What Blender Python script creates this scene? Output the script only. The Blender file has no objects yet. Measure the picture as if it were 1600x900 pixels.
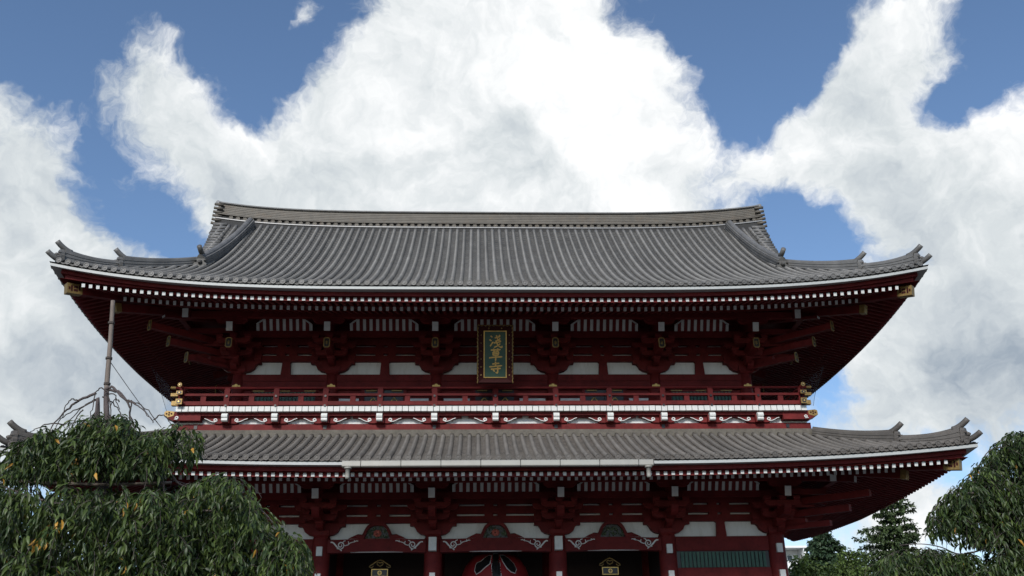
import bpy, math, random
import numpy as np
from mathutils import Vector, Matrix
R = math.radians
random.seed(7); rng = np.random.default_rng(7)
scn = bpy.context.scene
C = scn.collection

# ------------------------------------------------------------------ camera
def make_camera():
    cx, D, zc = -0.735, 35.096, 1.6
    yaw, pitch, roll, f = R(2.417), R(23.478), R(-0.7985), 1440.5
    xc = Vector((math.cos(yaw), -math.sin(yaw), 0)); yc = Vector((math.sin(yaw), math.cos(yaw), 0)); zz = Vector((0, 0, 1))
    fw = yc*math.cos(pitch) + zz*math.sin(pitch); up = -yc*math.sin(pitch) + zz*math.cos(pitch)
    u = xc*math.cos(roll) + up*math.sin(roll); v = -xc*math.sin(roll) + up*math.cos(roll)
    cd = bpy.data.cameras.new('camera'); co = bpy.data.objects.new('camera', cd); C.objects.link(co)
    m = Matrix((( u.x, v.x, -fw.x, cx), (u.y, v.y, -fw.y, -D), (u.z, v.z, -fw.z, zc), (0, 0, 0, 1)))
    co.matrix_world = m
    cd.sensor_width = 36; cd.lens = 36*f/1600; cd.clip_end = 5000; cd.clip_start = 0.1
    scn.camera = co
    return (u, v, fw, Vector((cx, -D, zc)), f)
CAM = make_camera()
def look_dir(px, py):                       # direction on the sky where a cloud stands
    u, v, fw, o, f = CAM
    return (fw + u*((px-800)/f) + v*((450-py)/f)).normalized()
def cam_px(p):
    u, v, fw, o, f = CAM
    d = Vector(p)-o; k = d.dot(fw)
    return 800+f*d.dot(u)/k, 450-f*d.dot(v)/k, k

# ------------------------------------------------------------------ world, sun, exposure
SUN_EL, SUN_AZ = R(31), R(195)              # azimuth measured clockwise from +Y: in front of the facade, a little to the left
def make_world():
    w = bpy.data.worlds.new('World'); scn.world = w; w.use_nodes = True
    nt = w.node_tree; N = nt.nodes; L = nt.links; N.clear()
    def nd(t, **k):
        n = N.new(t)
        for a, b in k.items(): setattr(n, a, b)
        return n
    def math_(op, a, b=None, c=None, clamp=False):
        n = nd('ShaderNodeMath', operation=op, use_clamp=clamp)
        for i, s in enumerate((a, b, c)):
            if s is None: continue
            if isinstance(s, (int, float)): n.inputs[i].default_value = s
            else: L.new(s, n.inputs[i])
        return n.outputs[0]
    sky = nd('ShaderNodeTexSky', sky_type='NISHITA', sun_disc=False)
    sky.sun_elevation = SUN_EL; sky.sun_rotation = SUN_AZ; sky.altitude = 0; sky.air_density = 1.0; sky.dust_density = 0.3; sky.ozone_density = 3.5
    tc = nd('ShaderNodeTexCoord'); D = tc.outputs['Generated']
    # domain warp so that every cloud edge is ragged
    def noise(scale, detail, rough, off=(0, 0, 0), src=None, dist=0.0):
        mp = nd('ShaderNodeMapping'); mp.inputs['Location'].default_value = off; L.new(src or D, mp.inputs['Vector'])
        n = nd('ShaderNodeTexNoise'); n.inputs['Scale'].default_value = scale; n.inputs['Detail'].default_value = detail
        n.inputs['Roughness'].default_value = rough; n.inputs['Distortion'].default_value = dist; L.new(mp.outputs[0], n.inputs['Vector'])
        return n
    wn = noise(8.0, 5, .6, (3.1, 1.7, .4))
    ws = nd('ShaderNodeVectorMath', operation='SUBTRACT'); L.new(wn.outputs['Color'], ws.inputs[0]); ws.inputs[1].default_value = (.5, .5, .5)
    wsc = nd('ShaderNodeVectorMath', operation='SCALE'); L.new(ws.outputs[0], wsc.inputs[0]); wsc.inputs['Scale'].default_value = .11
    wd = nd('ShaderNodeVectorMath', operation='ADD'); L.new(D, wd.inputs[0]); L.new(wsc.outputs[0], wd.inputs[1])
    wn_ = nd('ShaderNodeVectorMath', operation='NORMALIZE'); L.new(wd.outputs[0], wn_.inputs[0]); WD = wn_.outputs[0]
    def blobs(lst, src, tot):
        for (px, py, r, wt) in lst:
            dn = nd('ShaderNodeVectorMath', operation='DOT_PRODUCT'); L.new(src, dn.inputs[0]); dn.inputs[1].default_value = look_dir(px, py)
            k = 2*(1440/r)**2
            tot = math_('MULTIPLY_ADD', math_('EXPONENT', math_('MULTIPLY_ADD', dn.outputs['Value'], k, -k)), wt, tot)
        return tot
    def shifted(off):
        n = nd('ShaderNodeVectorMath', operation='ADD'); L.new(WD, n.inputs[0]); n.inputs[1].default_value = off; return n.outputs[0]
    low = noise(2.3, 2, .5, (.3, 5.2, 1.1)); mid = noise(6.0, 7, .62, (1.2, .2, 2.4), WD); fine = noise(20, 6, .68, (.2, 3.2, .4), WD)
    mid2 = noise(6.0, 5, .62, (1.2, .2, 2.4), shifted((.012, -.012, .030))); fine2 = noise(20, 4, .68, (.2, 3.2, .4), shifted((.004, -.004, .010)))
    F = blobs(CLOUDS, WD, 0.0)
    F = math_('MULTIPLY_ADD', math_('SUBTRACT', low.outputs['Fac'], .5), .9, F)
    F = math_('MULTIPLY_ADD', math_('SUBTRACT', mid.outputs['Fac'], .5), 2.1, F)
    F = math_('MULTIPLY_ADD', math_('SUBTRACT', fine.outputs['Fac'], .5), 1.35, F)
    mr = nd('ShaderNodeMapRange', interpolation_type='SMOOTHSTEP'); L.new(F, mr.inputs['Value'])
    mr.inputs['From Min'].default_value = CLOUD_LO; mr.inputs['From Max'].default_value = CLOUD_HI
    alpha = mr.outputs['Result']
    # brightness of the cloud: billows turned to the light are white, their undersides and flat bases greyer
    B = blobs(SHADES, WD, .66)
    B = math_('MULTIPLY_ADD', math_('SUBTRACT', mid.outputs['Fac'], mid2.outputs['Fac']), 1.6, B)
    B = math_('MULTIPLY_ADD', math_('SUBTRACT', fine.outputs['Fac'], fine2.outputs['Fac']), .35, B)
    B = math_('MULTIPLY_ADD', math_('SUBTRACT', low.outputs['Fac'], .5), .5, B)
    cr = nd('ShaderNodeValToRGB'); L.new(B, cr.inputs['Fac'])
    e = cr.color_ramp.elements
    e[0].position = 0.0; e[0].color = (.30, .355, .42, 1); e[1].position = 1.0; e[1].color = (.95, .95, .95, 1)
    x = cr.color_ramp.elements.new(.5); x.color = (.60, .64, .66, 1)
    cs = nd('ShaderNodeVectorMath', operation='SCALE'); L.new(cr.outputs['Color'], cs.inputs[0]); cs.inputs['Scale'].default_value = 1/SKY_STRENGTH
    mx = nd('ShaderNodeMix', data_type='RGBA'); L.new(alpha, mx.inputs['Factor']); L.new(sky.outputs[0], mx.inputs['A']); L.new(cs.outputs[0], mx.inputs['B'])
    bg = nd('ShaderNodeBackground'); bg.inputs['Strength'].default_value = SKY_STRENGTH; L.new(mx.outputs['Result'], bg.inputs['Color'])
    out = nd('ShaderNodeOutputWorld'); L.new(bg.outputs[0], out.inputs['Surface'])
    w.cycles.sampling_method = "MANUAL"; w.cycles.sample_map_resolution = 256
SKY_STRENGTH = 0.125
CLOUD_LO, CLOUD_HI = .02, .78
CLOUDS = [  # px, py on the sky, radius, weight
    (760, 90, 150, .7), (640, 190, 150, .65), (860, 190, 190, .7), (1000, 270, 130, .7), (760, 300, 260, .55), (480, 260, 150, .7), (560, 150, 80, .4), (330, 290, 110, .55), (680, 20, 80, .5),
    (830, 20, 90, .5), (1050, 110, 60, .45), (940, 60, 80, .3), (260, 80, 65, .6), (150, 110, 55, .42), (300, 150, 55, .38), (230, 170, 55, .3), (330, 220, 60, .3), (200, 265, 40, .35),
    (30, 260, 90, .6), (40, 370, 110, .7), (90, 440, 90, .5), (30, 540, 170, .9), (220, 620, 170, .7), (0, 155, 35, .6), (90, 190, 40, .25), (120, 230, 45, -.35), (350, 130, 40, -.3),
    (1350, 60, 75, .5), (1440, 80, 90, .42), (1290, 170, 80, .6), (1380, 200, 80, .5), (1440, 290, 140, .8), (1570, 260, 110, .7), (1570, 420, 120, .8), (1480, 530, 110, .7), (1320, 300, 80, .5), (1195, 260, 50, .45), (1250, 290, 40, .35), (1255, 215, 55, .5), (1330, 120, 60, .4), (1500, 60, 45, .4), (1380, 510, 60, .5), (1530, 350, 80, .3),
    (1400, 470, 60, .35), (1530, 640, 120, .6), (1430, 800, 55, .75), (1300, 850, 80, .3), (485, 30, 36, 1.0), (310, 350, 35, .55), (400, 75, 25, .35), (1370, 560, 70, .4),
    (430, 120, 70, -.6), (420, 195, 35, -.35), (40, 70, 90, -.7), (520, 70, 55, -.5), (380, 15, 60, -.55), (205, 325, 80, -1.0), (265, 375, 55, -.75), (450, 60, 80, -.4), (405, 165, 45, -.45), (1180, 100, 105, -.95), (1140, 190, 55, -.5), (1110, 20, 90, -.7), (1250, 40, 60, -.6), (950, 0, 50, -.4),
    (1520, 170, 55, -.9), (1560, 80, 80, -.7), (1460, 165, 45, -.6), (1320, 375, 80, -.9), (1240, 340, 50, -.7), (1470, 420, 65, -.8), (330, 10, 60, -.5), (170, 235, 35, -.4), (1470, 730, 45, -.6), (1295, 600, 40, -.3), (1400, 610, 90, .6), (1330, 680, 60, .35), (1340, 440, 50, -.4), (120, 10, 60, -.4)]
SHADES = [(900, 190, 170, .20), (680, 170, 110, .17), (1010, 230, 110, .13), (790, 190, 55, -.28), (560, 310, 160, -.12), (780, 310, 170, -.06), (100, 520, 220, -.30), (30, 300, 120, -.1), (1480, 330, 150, -.22), (1575, 240, 80, .25), (1450, 480, 100, .05), (1290, 90, 120, -.1), (250, 110, 100, -.12), (1560, 560, 150, -.42), (60, 435, 80, .22), (150, 580, 130, -.22)]
make_world()
sd = bpy.data.lights.new('sun', 'SUN'); sd.energy = 3.4; sd.angle = R(14); sd.color = (1, .96, .9)
so = bpy.data.objects.new('sun', sd); C.objects.link(so)
sv = Vector((math.sin(SUN_AZ)*math.cos(SUN_EL), math.cos(SUN_AZ)*math.cos(SUN_EL), math.sin(SUN_EL)))
so.rotation_euler = sv.to_track_quat('Z', 'Y').to_euler(); so.location = (0, -20, 60)
scn.view_settings.view_transform = 'Standard'; scn.view_settings.look = 'None'; scn.view_settings.exposure = 0.25; scn.view_settings.gamma = 1
scn.view_settings.use_curve_mapping = False
scn.render.engine = 'CYCLES'
scn.cycles.use_denoising = True
scn.cycles.adaptive_threshold = .02
scn.cycles.max_bounces = 5; scn.cycles.diffuse_bounces = 3; scn.cycles.transparent_max_bounces = 12

# ------------------------------------------------------------------ materials
def mat(name, col, rough=.6, metal=0., var=.15, scale=6., detail=5, bump=0., bscale=40., col2=None, spec=.4, trans=0., stretch=None, dirt=None):
    m = bpy.data.materials.new(name); m.use_nodes = True
    nt = m.node_tree; N = nt.nodes; L = nt.links; b = N['Principled BSDF']
    b.inputs['Roughness'].default_value = rough; b.inputs['Metallic'].default_value = metal; b.inputs['Specular IOR Level'].default_value = spec
    tc = N.new('ShaderNodeTexCoord'); src = tc.outputs['Object']
    g = N.new('ShaderNodeNewGeometry'); src = g.outputs['Position']
    if stretch:
        mp = N.new('ShaderNodeMapping'); mp.inputs['Scale'].default_value = stretch; L.new(src, mp.inputs['Vector']); src = mp.outputs[0]
    n = N.new('ShaderNodeTexNoise'); n.inputs['Scale'].default_value = scale; n.inputs['Detail'].default_value = detail; n.inputs['Roughness'].default_value = .65
    L.new(src, n.inputs['Vector'])
    r = N.new('ShaderNodeValToRGB'); L.new(n.outputs['Fac'], r.inputs['Fac'])
    c2 = col2 or tuple(min(1, c*(1+var)) for c in col)
    c1 = tuple(c*(1-var) for c in col)
    r.color_ramp.elements[0].position = .3; r.color_ramp.elements[1].position = .72
    r.color_ramp.elements[0].color = (*c1, 1); r.color_ramp.elements[1].color = (*c2, 1)
    out = r.outputs['Color']
    if dirt:
        n2 = N.new('ShaderNodeTexNoise'); n2.inputs['Scale'].default_value = dirt[1]; n2.inputs['Detail'].default_value = 8; n2.inputs['Roughness'].default_value = .75
        L.new(src, n2.inputs['Vector'])
        r2 = N.new('ShaderNodeValToRGB'); L.new(n2.outputs['Fac'], r2.inputs['Fac']); r2.color_ramp.elements[0].position = .5; r2.color_ramp.elements[1].position = .7
        mx = N.new('ShaderNodeMix'); mx.data_type = 'RGBA'
        ml = N.new('ShaderNodeMath'); ml.operation = 'MULTIPLY'; L.new(r2.outputs['Color'], ml.inputs[0]); ml.inputs[1].default_value = dirt[2]
        L.new(ml.outputs[0], mx.inputs['Factor']); L.new(out, mx.inputs['A']); mx.inputs['B'].default_value = (*dirt[0], 1); out = mx.outputs['Result']
    L.new(out, b.inputs['Base Color'])
    if bump:
        nb = N.new('ShaderNodeTexNoise'); nb.inputs['Scale'].default_value = bscale; nb.inputs['Detail'].default_value = 4; L.new(src, nb.inputs['Vector'])
        bp = N.new('ShaderNodeBump'); bp.inputs['Strength'].default_value = bump; bp.inputs['Distance'].default_value = .02
        L.new(nb.outputs['Fac'], bp.inputs['Height']); L.new(bp.outputs[0], b.inputs['Normal'])
    if trans:
        t = N.new('ShaderNodeBsdfTranslucent'); L.new(out, t.inputs['Color'])
        ms = N.new('ShaderNodeMixShader'); ms.inputs[0].default_value = trans
        L.new(b.outputs[0], ms.inputs[1]); L.new(t.outputs[0], ms.inputs[2]); L.new(ms.outputs[0], N['Material Output'].inputs['Surface'])
    return m
M = {}
M['tile'] = mat('roof tile upper', (.108, .106, .103), .5, 0, .25, 1.6, 8, .15, 30, dirt=((.085, .078, .066), 5, .55))
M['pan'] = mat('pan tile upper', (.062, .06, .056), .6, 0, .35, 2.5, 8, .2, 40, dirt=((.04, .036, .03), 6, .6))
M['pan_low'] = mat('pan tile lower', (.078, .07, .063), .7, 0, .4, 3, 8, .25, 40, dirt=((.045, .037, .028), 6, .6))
M['tile_low'] = mat('roof tile lower', (.088, .08, .073), .6, 0, .25, 1.6, 8, .2, 30, dirt=((.07, .058, .045), 6, .6))
def vary(m, amt, streak=None):
    # every tile row takes its own shade; long weather streaks run down the slope
    nt = m.node_tree; N = nt.nodes; L = nt.links; b = N['Principled BSDF']; src = b.inputs['Base Color'].links[0].from_socket
    oi = N.new('ShaderNodeObjectInfo'); mr = N.new('ShaderNodeMapRange'); L.new(oi.outputs['Random'], mr.inputs['Value']); mr.inputs['To Min'].default_value = 1-amt; mr.inputs['To Max'].default_value = 1+amt
    g = N.new('ShaderNodeNewGeometry'); mp = N.new('ShaderNodeMapping'); mp.inputs['Scale'].default_value = (1.1, .16, .16); L.new(g.outputs['Position'], mp.inputs['Vector'])
    n = N.new('ShaderNodeTexNoise'); n.inputs['Scale'].default_value = 1.3; n.inputs['Detail'].default_value = 6; n.inputs['Roughness'].default_value = .7; L.new(mp.outputs[0], n.inputs['Vector'])
    m2 = N.new('ShaderNodeMapRange'); L.new(n.outputs['Fac'], m2.inputs['Value']); m2.inputs['From Min'].default_value = .3; m2.inputs['From Max'].default_value = .7; m2.inputs['To Min'].default_value = .78; m2.inputs['To Max'].default_value = 1.22
    mu = N.new('ShaderNodeMath'); mu.operation = 'MULTIPLY'; L.new(mr.outputs[0], mu.inputs[0]); L.new(m2.outputs[0], mu.inputs[1])
    sc = N.new('ShaderNodeVectorMath'); sc.operation = 'SCALE'; L.new(src, sc.inputs[0]); L.new(mu.outputs[0], sc.inputs['Scale']); L.new(sc.outputs[0], b.inputs['Base Color'])
for k in ('tile', 'tile_low', 'pan', 'pan_low'): vary(M[k], .12)
M['ridge'] = mat('ridge tile', (.098, .088, .073), .6, 0, .25, 3, 8, .3, 30, dirt=((.12, .08, .045), 2.2, .45))
M['mortar'] = mat('ridge mortar', (.105, .095, .08), .85, 0, .3, 5, 8, .4, 60, dirt=((.07, .065, .05), 9, .7))
M['cap'] = mat('pale ridge cap', (.24, .24, .24), .4, 0, .15, 4)
M['dark_tile'] = mat('dark under tile', (.03, .03, .03), .8)
M['red'] = mat('vermilion paint', (.116, .0145, .0145), .6, 0, .3, 1.7, 8, spec=.12, dirt=((.05, .007, .008), 5, .65))
M['red_dark'] = M['red']
M['white'] = mat('white paint', (.56, .57, .56), .55, 0, .06, 5, 6, dirt=((.36, .35, .32), 7, .4))
M['plaster'] = mat('white plaster', (.66, .67, .66), .8, 0, .10, 1.2, 8, stretch=(1, 1, .35), dirt=((.42, .40, .36), 4, .5))
M['strip'] = mat('painted eave strip', (.34, .355, .35), .5, 0, .07, 3, 5)
M['gutter'] = mat('galvanised gutter', (.28, .275, .25), .45, .1, .1, 4, 6, dirt=((.22, .2, .165), 8, .5))
M['gold'] = mat('gilt metal', (.50, .33, .11), .42, .75, .2, 12)
M['gold_dull'] = mat('dull gilt', (.22, .145, .05), .5, .5, .25, 14)
M['black'] = mat('black lacquer', (.012, .011, .011), .35)
M['interior'] = mat('shade-darkened interior timber', (.022, .012, .011), .7)  # gloom inside the gate is put into this near-black colour
M['green'] = mat('green lattice paint', (.03, .085, .06), .55, 0, .2, 6, dirt=((.1, .13, .11), 18, .3))
M['plaque_green'] = mat('plaque board', (.026, .066, .045), .5, 0, .12, 4)
M['plaque_wood'] = mat('plaque frame lacquer', (.035, .008, .008), .65, spec=.1)
M['carve_green'] = mat('carved leaves paint', (.06, .08, .045), .6, 0, .5, 14, 4)
M['carve_red'] = mat('carved flower paint', (.30, .07, .05), .6, 0, .3, 14)
M['lantern_red'] = mat('red lantern paper', (.22, .010, .012), .6, 0, .1, 6)
M['bronze'] = mat('dark bronze', (.035, .032, .03), .5, .6)
M['bark'] = mat('grey brown bark', (.075, .06, .058), .85, 0, .35, 9, 6, .5, 40)
M['bark_dark'] = mat('dark bark', (.055, .045, .04), .9, 0, .35, 9, 6, .5, 40)
M['bamboo'] = mat('weathered pole', (.15, .12, .10), .7, 0, .3, 5, 6, .2, 30, stretch=(4, 4, .7))
M['leaf'] = mat('cherry leaf', (.060, .090, .020), .45, 0, .5, 3.5, 3, spec=.35, trans=.25)
M['leaf_dark'] = mat('darker cherry leaf', (.032, .054, .016), .45, 0, .5, 4, 3, spec=.35, trans=.22)  # darker leaf tone, mixed in at random through the crown
M['leaf_y'] = mat('turning leaf', (.40, .22, .035), .5, 0, .35, 9, 2, trans=.25)
M['conifer'] = mat('conifer needles', (.030, .058, .026), .6, 0, .4, 1.5, 3, trans=.1)
M['broad'] = mat('sunlit broad leaf', (.085, .13, .03), .55, 0, .4, 1.5, 3, trans=.2)
M['loose'] = mat('loose crown leaf', (.055, .085, .03), .55, 0, .4, 1.5, 3, trans=.15)
M['bldg'] = mat('white building', (.72, .73, .72), .7, 0, .05, .5)
M['glass'] = mat('dark window', (.05, .06, .07), .15)
M['wire'] = mat('thin wire', (.04, .04, .045), .6)
M['ground'] = mat('paved court', (.085, .083, .08), .85, 0, .2, .6, 8)
def net_material():
    m = bpy.data.materials.new('sheer net'); m.use_nodes = True; nt = m.node_tree; N = nt.nodes; L = nt.links
    b = N['Principled BSDF']; b.inputs['Base Color'].default_value = (.12, .14, .17, 1); b.inputs['Roughness'].default_value = .9
    t = N.new('ShaderNodeBsdfTransparent'); ms = N.new('ShaderNodeMixShader'); ms.inputs[0].default_value = .13
    L.new(t.outputs[0], ms.inputs[1]); L.new(b.outputs[0], ms.inputs[2]); L.new(ms.outputs[0], N['Material Output'].inputs['Surface'])
    return m
M['net'] = net_material()

# ------------------------------------------------------------------ mesh helpers
class MB:
    def __init__(s): s.v = []; s.f = []; s.m = []
    def add(s, vs, fs, mi=0):
        o = len(s.v); s.v += [tuple(v) for v in vs]; s.f += [tuple(o+i for i in f) for f in fs]; s.m += [mi]*len(fs); return s
    def box(s, x0, x1, y0, y1, z0, z1, mi=0, faces=None):
        v = [(x0,y0,z0),(x1,y0,z0),(x1,y1,z0),(x0,y1,z0),(x0,y0,z1),(x1,y0,z1),(x1,y1,z1),(x0,y1,z1)]
        s.add(v, [(0,3,2,1),(4,5,6,7),(0,1,5,4),(1,2,6,5),(2,3,7,6),(3,0,4,7)], mi)
        return s
    def beam(s, a, b, w, h, mi=0, end_mi=None, up=(0,0,1)):
        a = Vector(a); b = Vector(b); d = (b-a).normalized(); r = d.cross(Vector(up)).normalized(); u = r.cross(d)
        c = [(-w/2,-h/2),(w/2,-h/2),(w/2,h/2),(-w/2,h/2)]
        v = [a+r*x+u*y for x, y in c]+[b+r*x+u*y for x, y in c]
        s.add(v, [(0,1,5,4),(1,2,6,5),(2,3,7,6),(3,0,4,7),(3,2,1,0)], mi); s.add(v, [(4,5,6,7)], mi if end_mi is None else end_mi)
        return s
    def prism_y(s, poly, y0, y1, mi=0, side_mi=None):       # poly in (x,z), extruded along y
        n = len(poly); v = [(x,y0,z) for x, z in poly]+[(x,y1,z) for x, z in poly]
        s.add(v, [tuple(range(n)), tuple(range(2*n-1, n-1, -1))], mi)
        s.add(v, [(i, (i+1) % n+n*0, (i+1) % n+n, i+n) for i in range(n)], mi if side_mi is None else side_mi); return s
    def prism_x(s, poly, x0, x1, mi=0):       # poly in (y,z)
        n = len(poly); v = [(x0,y,z) for y, z in poly]+[(x1,y,z) for y, z in poly]
        s.add(v, [tuple(range(n)), tuple(range(2*n-1, n-1, -1))]+[(i, (i+1) % n, (i+1) % n+n, i+n) for i in range(n)], mi); return s
    def tube(s, pts, r, n=8, mi=0, cap=True):
        pts = [Vector(p) for p in pts]; rs = r if hasattr(r, '__len__') else [r]*len(pts)
        rings = []; ref = None
        for i, p in enumerate(pts):
            t = (pts[min(i+1, len(pts)-1)]-pts[max(i-1, 0)]).normalized()
            if ref is None: ref = Vector((0,0,1)) if abs(t.z) < .9 else Vector((1,0,0))
            a = t.cross(ref).normalized(); b = a.cross(t); ref = b
            rings.append([p+(a*math.cos(k*2*math.pi/n)+b*math.sin(k*2*math.pi/n))*rs[i] for k in range(n)])
        v = [q for rg in rings for q in rg]; f = []
        for i in range(len(pts)-1):
            for k in range(n): f.append((i*n+k, i*n+(k+1) % n, (i+1)*n+(k+1) % n, (i+1)*n+k))
        if cap: f += [tuple(range(n-1, -1, -1)), tuple(range((len(pts)-1)*n, len(pts)*n))]
        s.add(v, f, mi); return s
    def lathe(s, prof, c=(0,0,0), n=24, mi=0):             # prof: (r,z)
        v = []; f = []
        for r, z in prof:
            for k in range(n): a = k*2*math.pi/n; v.append((c[0]+r*math.cos(a), c[1]+r*math.sin(a), c[2]+z))
        for i in range(len(prof)-1):
            for k in range(n): f.append((i*n+k, i*n+(k+1) % n, (i+1)*n+(k+1) % n, (i+1)*n+k))
        f += [tuple(range(n-1, -1, -1)), tuple(range((len(prof)-1)*n, len(prof)*n))]
        s.add(v, f, mi); return s
    def sweep(s, pts, prof, mi=0, closed=True, side=None):  # prof (a,b): a along side vector, b along up
        pts = [Vector(p) for p in pts]; n = len(prof); v = []; f = []
        for i, p in enumerate(pts):
            t = (pts[min(i+1, len(pts)-1)]-pts[max(i-1, 0)]).normalized()
            sd_ = Vector(side) if side else t.cross(Vector((0,0,1))).normalized(); u = sd_.cross(t).normalized()
            if u.z < 0: u = -u
            v += [p+sd_*a+u*b for a, b in prof]
        for i in range(len(pts)-1):
            for k in range(n if closed else n-1): f.append((i*n+k, i*n+(k+1) % n, (i+1)*n+(k+1) % n, (i+1)*n+k))
        f += [tuple(range(n-1, -1, -1)), tuple(range((len(pts)-1)*n, len(pts)*n))]
        s.add(v, f, mi); return s
    def mesh(s, name, mats, smooth=False):
        me = bpy.data.meshes.new(name); me.from_pydata(s.v, [], s.f)
        for m in (mats if isinstance(mats, (list, tuple)) else [mats]): me.materials.append(M[m] if isinstance(m, str) else m)
        if any(s.m): me.polygons.foreach_set('material_index', s.m)
        if smooth: me.polygons.foreach_set('use_smooth', [True]*len(s.f))
        me.update()
        import bmesh
        bm = bmesh.new(); bm.from_mesh(me); bmesh.ops.recalc_face_normals(bm, faces=bm.faces); bm.to_mesh(me); bm.free()
        return me
    def build(s, name, mats, parent=None, smooth=False, **props):
        return link(name, s.mesh(name, mats, smooth), parent, **props)
def link(name, me, parent=None, loc=None, **props):
    o = bpy.data.objects.new(name, me); C.objects.link(o)
    if parent: o.parent = parent
    if loc is not None: o.location = loc
    for k, v in props.items(): o[k] = v
    return o
def empty(name, parent=None, loc=(0,0,0), **props): return link(name, None, parent, loc, **props)
def lerp(a, b, t): return a+(b-a)*t

# ------------------------------------------------------------------ setting
g = MB(); g.add([(-1500,-1500,0),(1500,-1500,0),(1500,1500,0),(-1500,1500,0)], [(0,1,2,3)]); g.build('ground', 'ground', kind='structure')

# ================================================================== the gate
gate = empty('temple_gate', label='two-storey vermilion temple gate with grey tiled roofs behind the trees', category='gate')
LOW_X = [-10.5, -6.4, -2.3, 2.3, 6.4, 10.5]; UP_X = [-10.08, -6.4, -2.3, 2.3, 6.4, 10.08]
YC = 4.0

class Eave:                      # one roof's numbers: corner x0 (hip passes (x0,0) at 45 degrees), lip overhang, heights
    def __init__(s, x0, zlip, c, p, S, a, b, dtop, zfly, zbase, zstrip):
        s.x0 = x0; s.over = 5.5; s.X = x0+5.5; s.ye = -5.5; s.z0 = zlip; s.c = c; s.p = p; s.S = S; s.a = a; s.b = b; s.dtop = dtop
        s.zfly = zfly; s.zbase = zbase; s.zstrip = zstrip; s.yh = YC+5.5
    def lift(s, t): return s.c*max(0, 1-max(t, -.3)/s.S)**s.p          # t: distance from the corner along the eave
    def z(s, d, t): return s.z0+s.a*d+s.b*d*d+s.lift(t)*max(0, 1-d/(s.dtop+1))**1.6
    def front(s, x, d): return Vector((x, s.ye+d, s.z(d, s.X-abs(x))))
    def side(s, sg, y, d): return Vector((sg*(s.X-d), y, s.z(d, s.yh-abs(y-YC))))
UP = Eave(10.08, 14.60, .89, 3.3, 13., .50, .0277, 8.95, 14.19, 14.32, 14.43)
LO = Eave(10.5, 8.43, .53, 2.7, 13., .355, .019, 4.22, 8.025, 8.13, 8.26)
def ridge_lift(x): return .49*(abs(x)/13.03)**4.6
def up_front(x, d):
    p = UP.front(x, d); p.z += .8*ridge_lift(min(abs(x), 13))*max(0, d/8.9)**4
    return p
PITCH = .3245

def ring_half(p, t, side, r, n=7):
    up = side.cross(t).normalized()
    if up.z < 0: up = -up
    return [p+side*(math.cos(math.pi*k/(n-1))*r)+up*(math.sin(math.pi*k/(n-1))*r*1.05-.012) for k in range(n)]
def roll_mb(fn, d0, d1, side, r=.086, n=7, tile=.30):
    mb = MB(); k = max(1, round((d1-d0)/tile)); rings = []
    for i in range(k):
        for j, rr in ((0, r), (1, r*.93)):
            d = lerp(d0, d1, (i+j)/k); t = (fn(d+.05)-fn(d-.05)).normalized()
            rings.append(ring_half(fn(d), t, side, rr, n))
    v = [q for rg in rings for q in rg]; f = []
    for i in range(len(rings)-1):
        for q in range(n-1): f.append((i*n+q, i*n+q+1, (i+1)*n+q+1, (i+1)*n+q))
    f.append(tuple(range(n))); f.append(tuple(range((len(rings)-1)*n, len(rings)*n)))
    mb.add(v, f); return mb
def disc_mesh(name, m):
    mb = MB(); prof = [(.098, 0), (.098, .05), (.078, .05), (.07, .034), (.045, .034), (.038, .046), (.001, .05)]; n = 14
    v = []; f = []
    for r, h in prof:
        for k in range(n): a = k*2*math.pi/n; v.append((r*math.cos(a), -h, r*math.sin(a)))
    for i in range(len(prof)-1):
        for k in range(n): f.append((i*n+k, i*n+(k+1) % n, (i+1)*n+(k+1) % n, (i+1)*n+k))
    mb.add(v, f); return mb.mesh(name, m)
def pan_mb(mb, fn, xa, xb, d0, d1a, d1b, axis, step=.24):
    # one channel of lapped pan tiles between two rolls
    k = max(1, round((max(d1a, d1b)-d0)/step))
    for i in range(k):
        t0, t1 = i/k, (i+1)/k
        row = []
        for t, dz in ((t0, .028), (t1, .0)):
            r = []
            for u, dip in ((0, .0), (.5, -.045), (1, .0)):
                x = lerp(xa, xb, u); d = lerp(d0, lerp(d1a, d1b, u), t); p = fn(x, d); r.append(p+Vector((0, 0, dz+dip+.01)))
            row.append(r)
        low = [p-Vector((0, 0, .03 if i else .055)) for p in row[0]]
        v = low+row[0]+row[1]
        mb.add(v, [(0,1,4,3),(1,2,5,4),(3,4,7,6),(4,5,8,7)])

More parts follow.
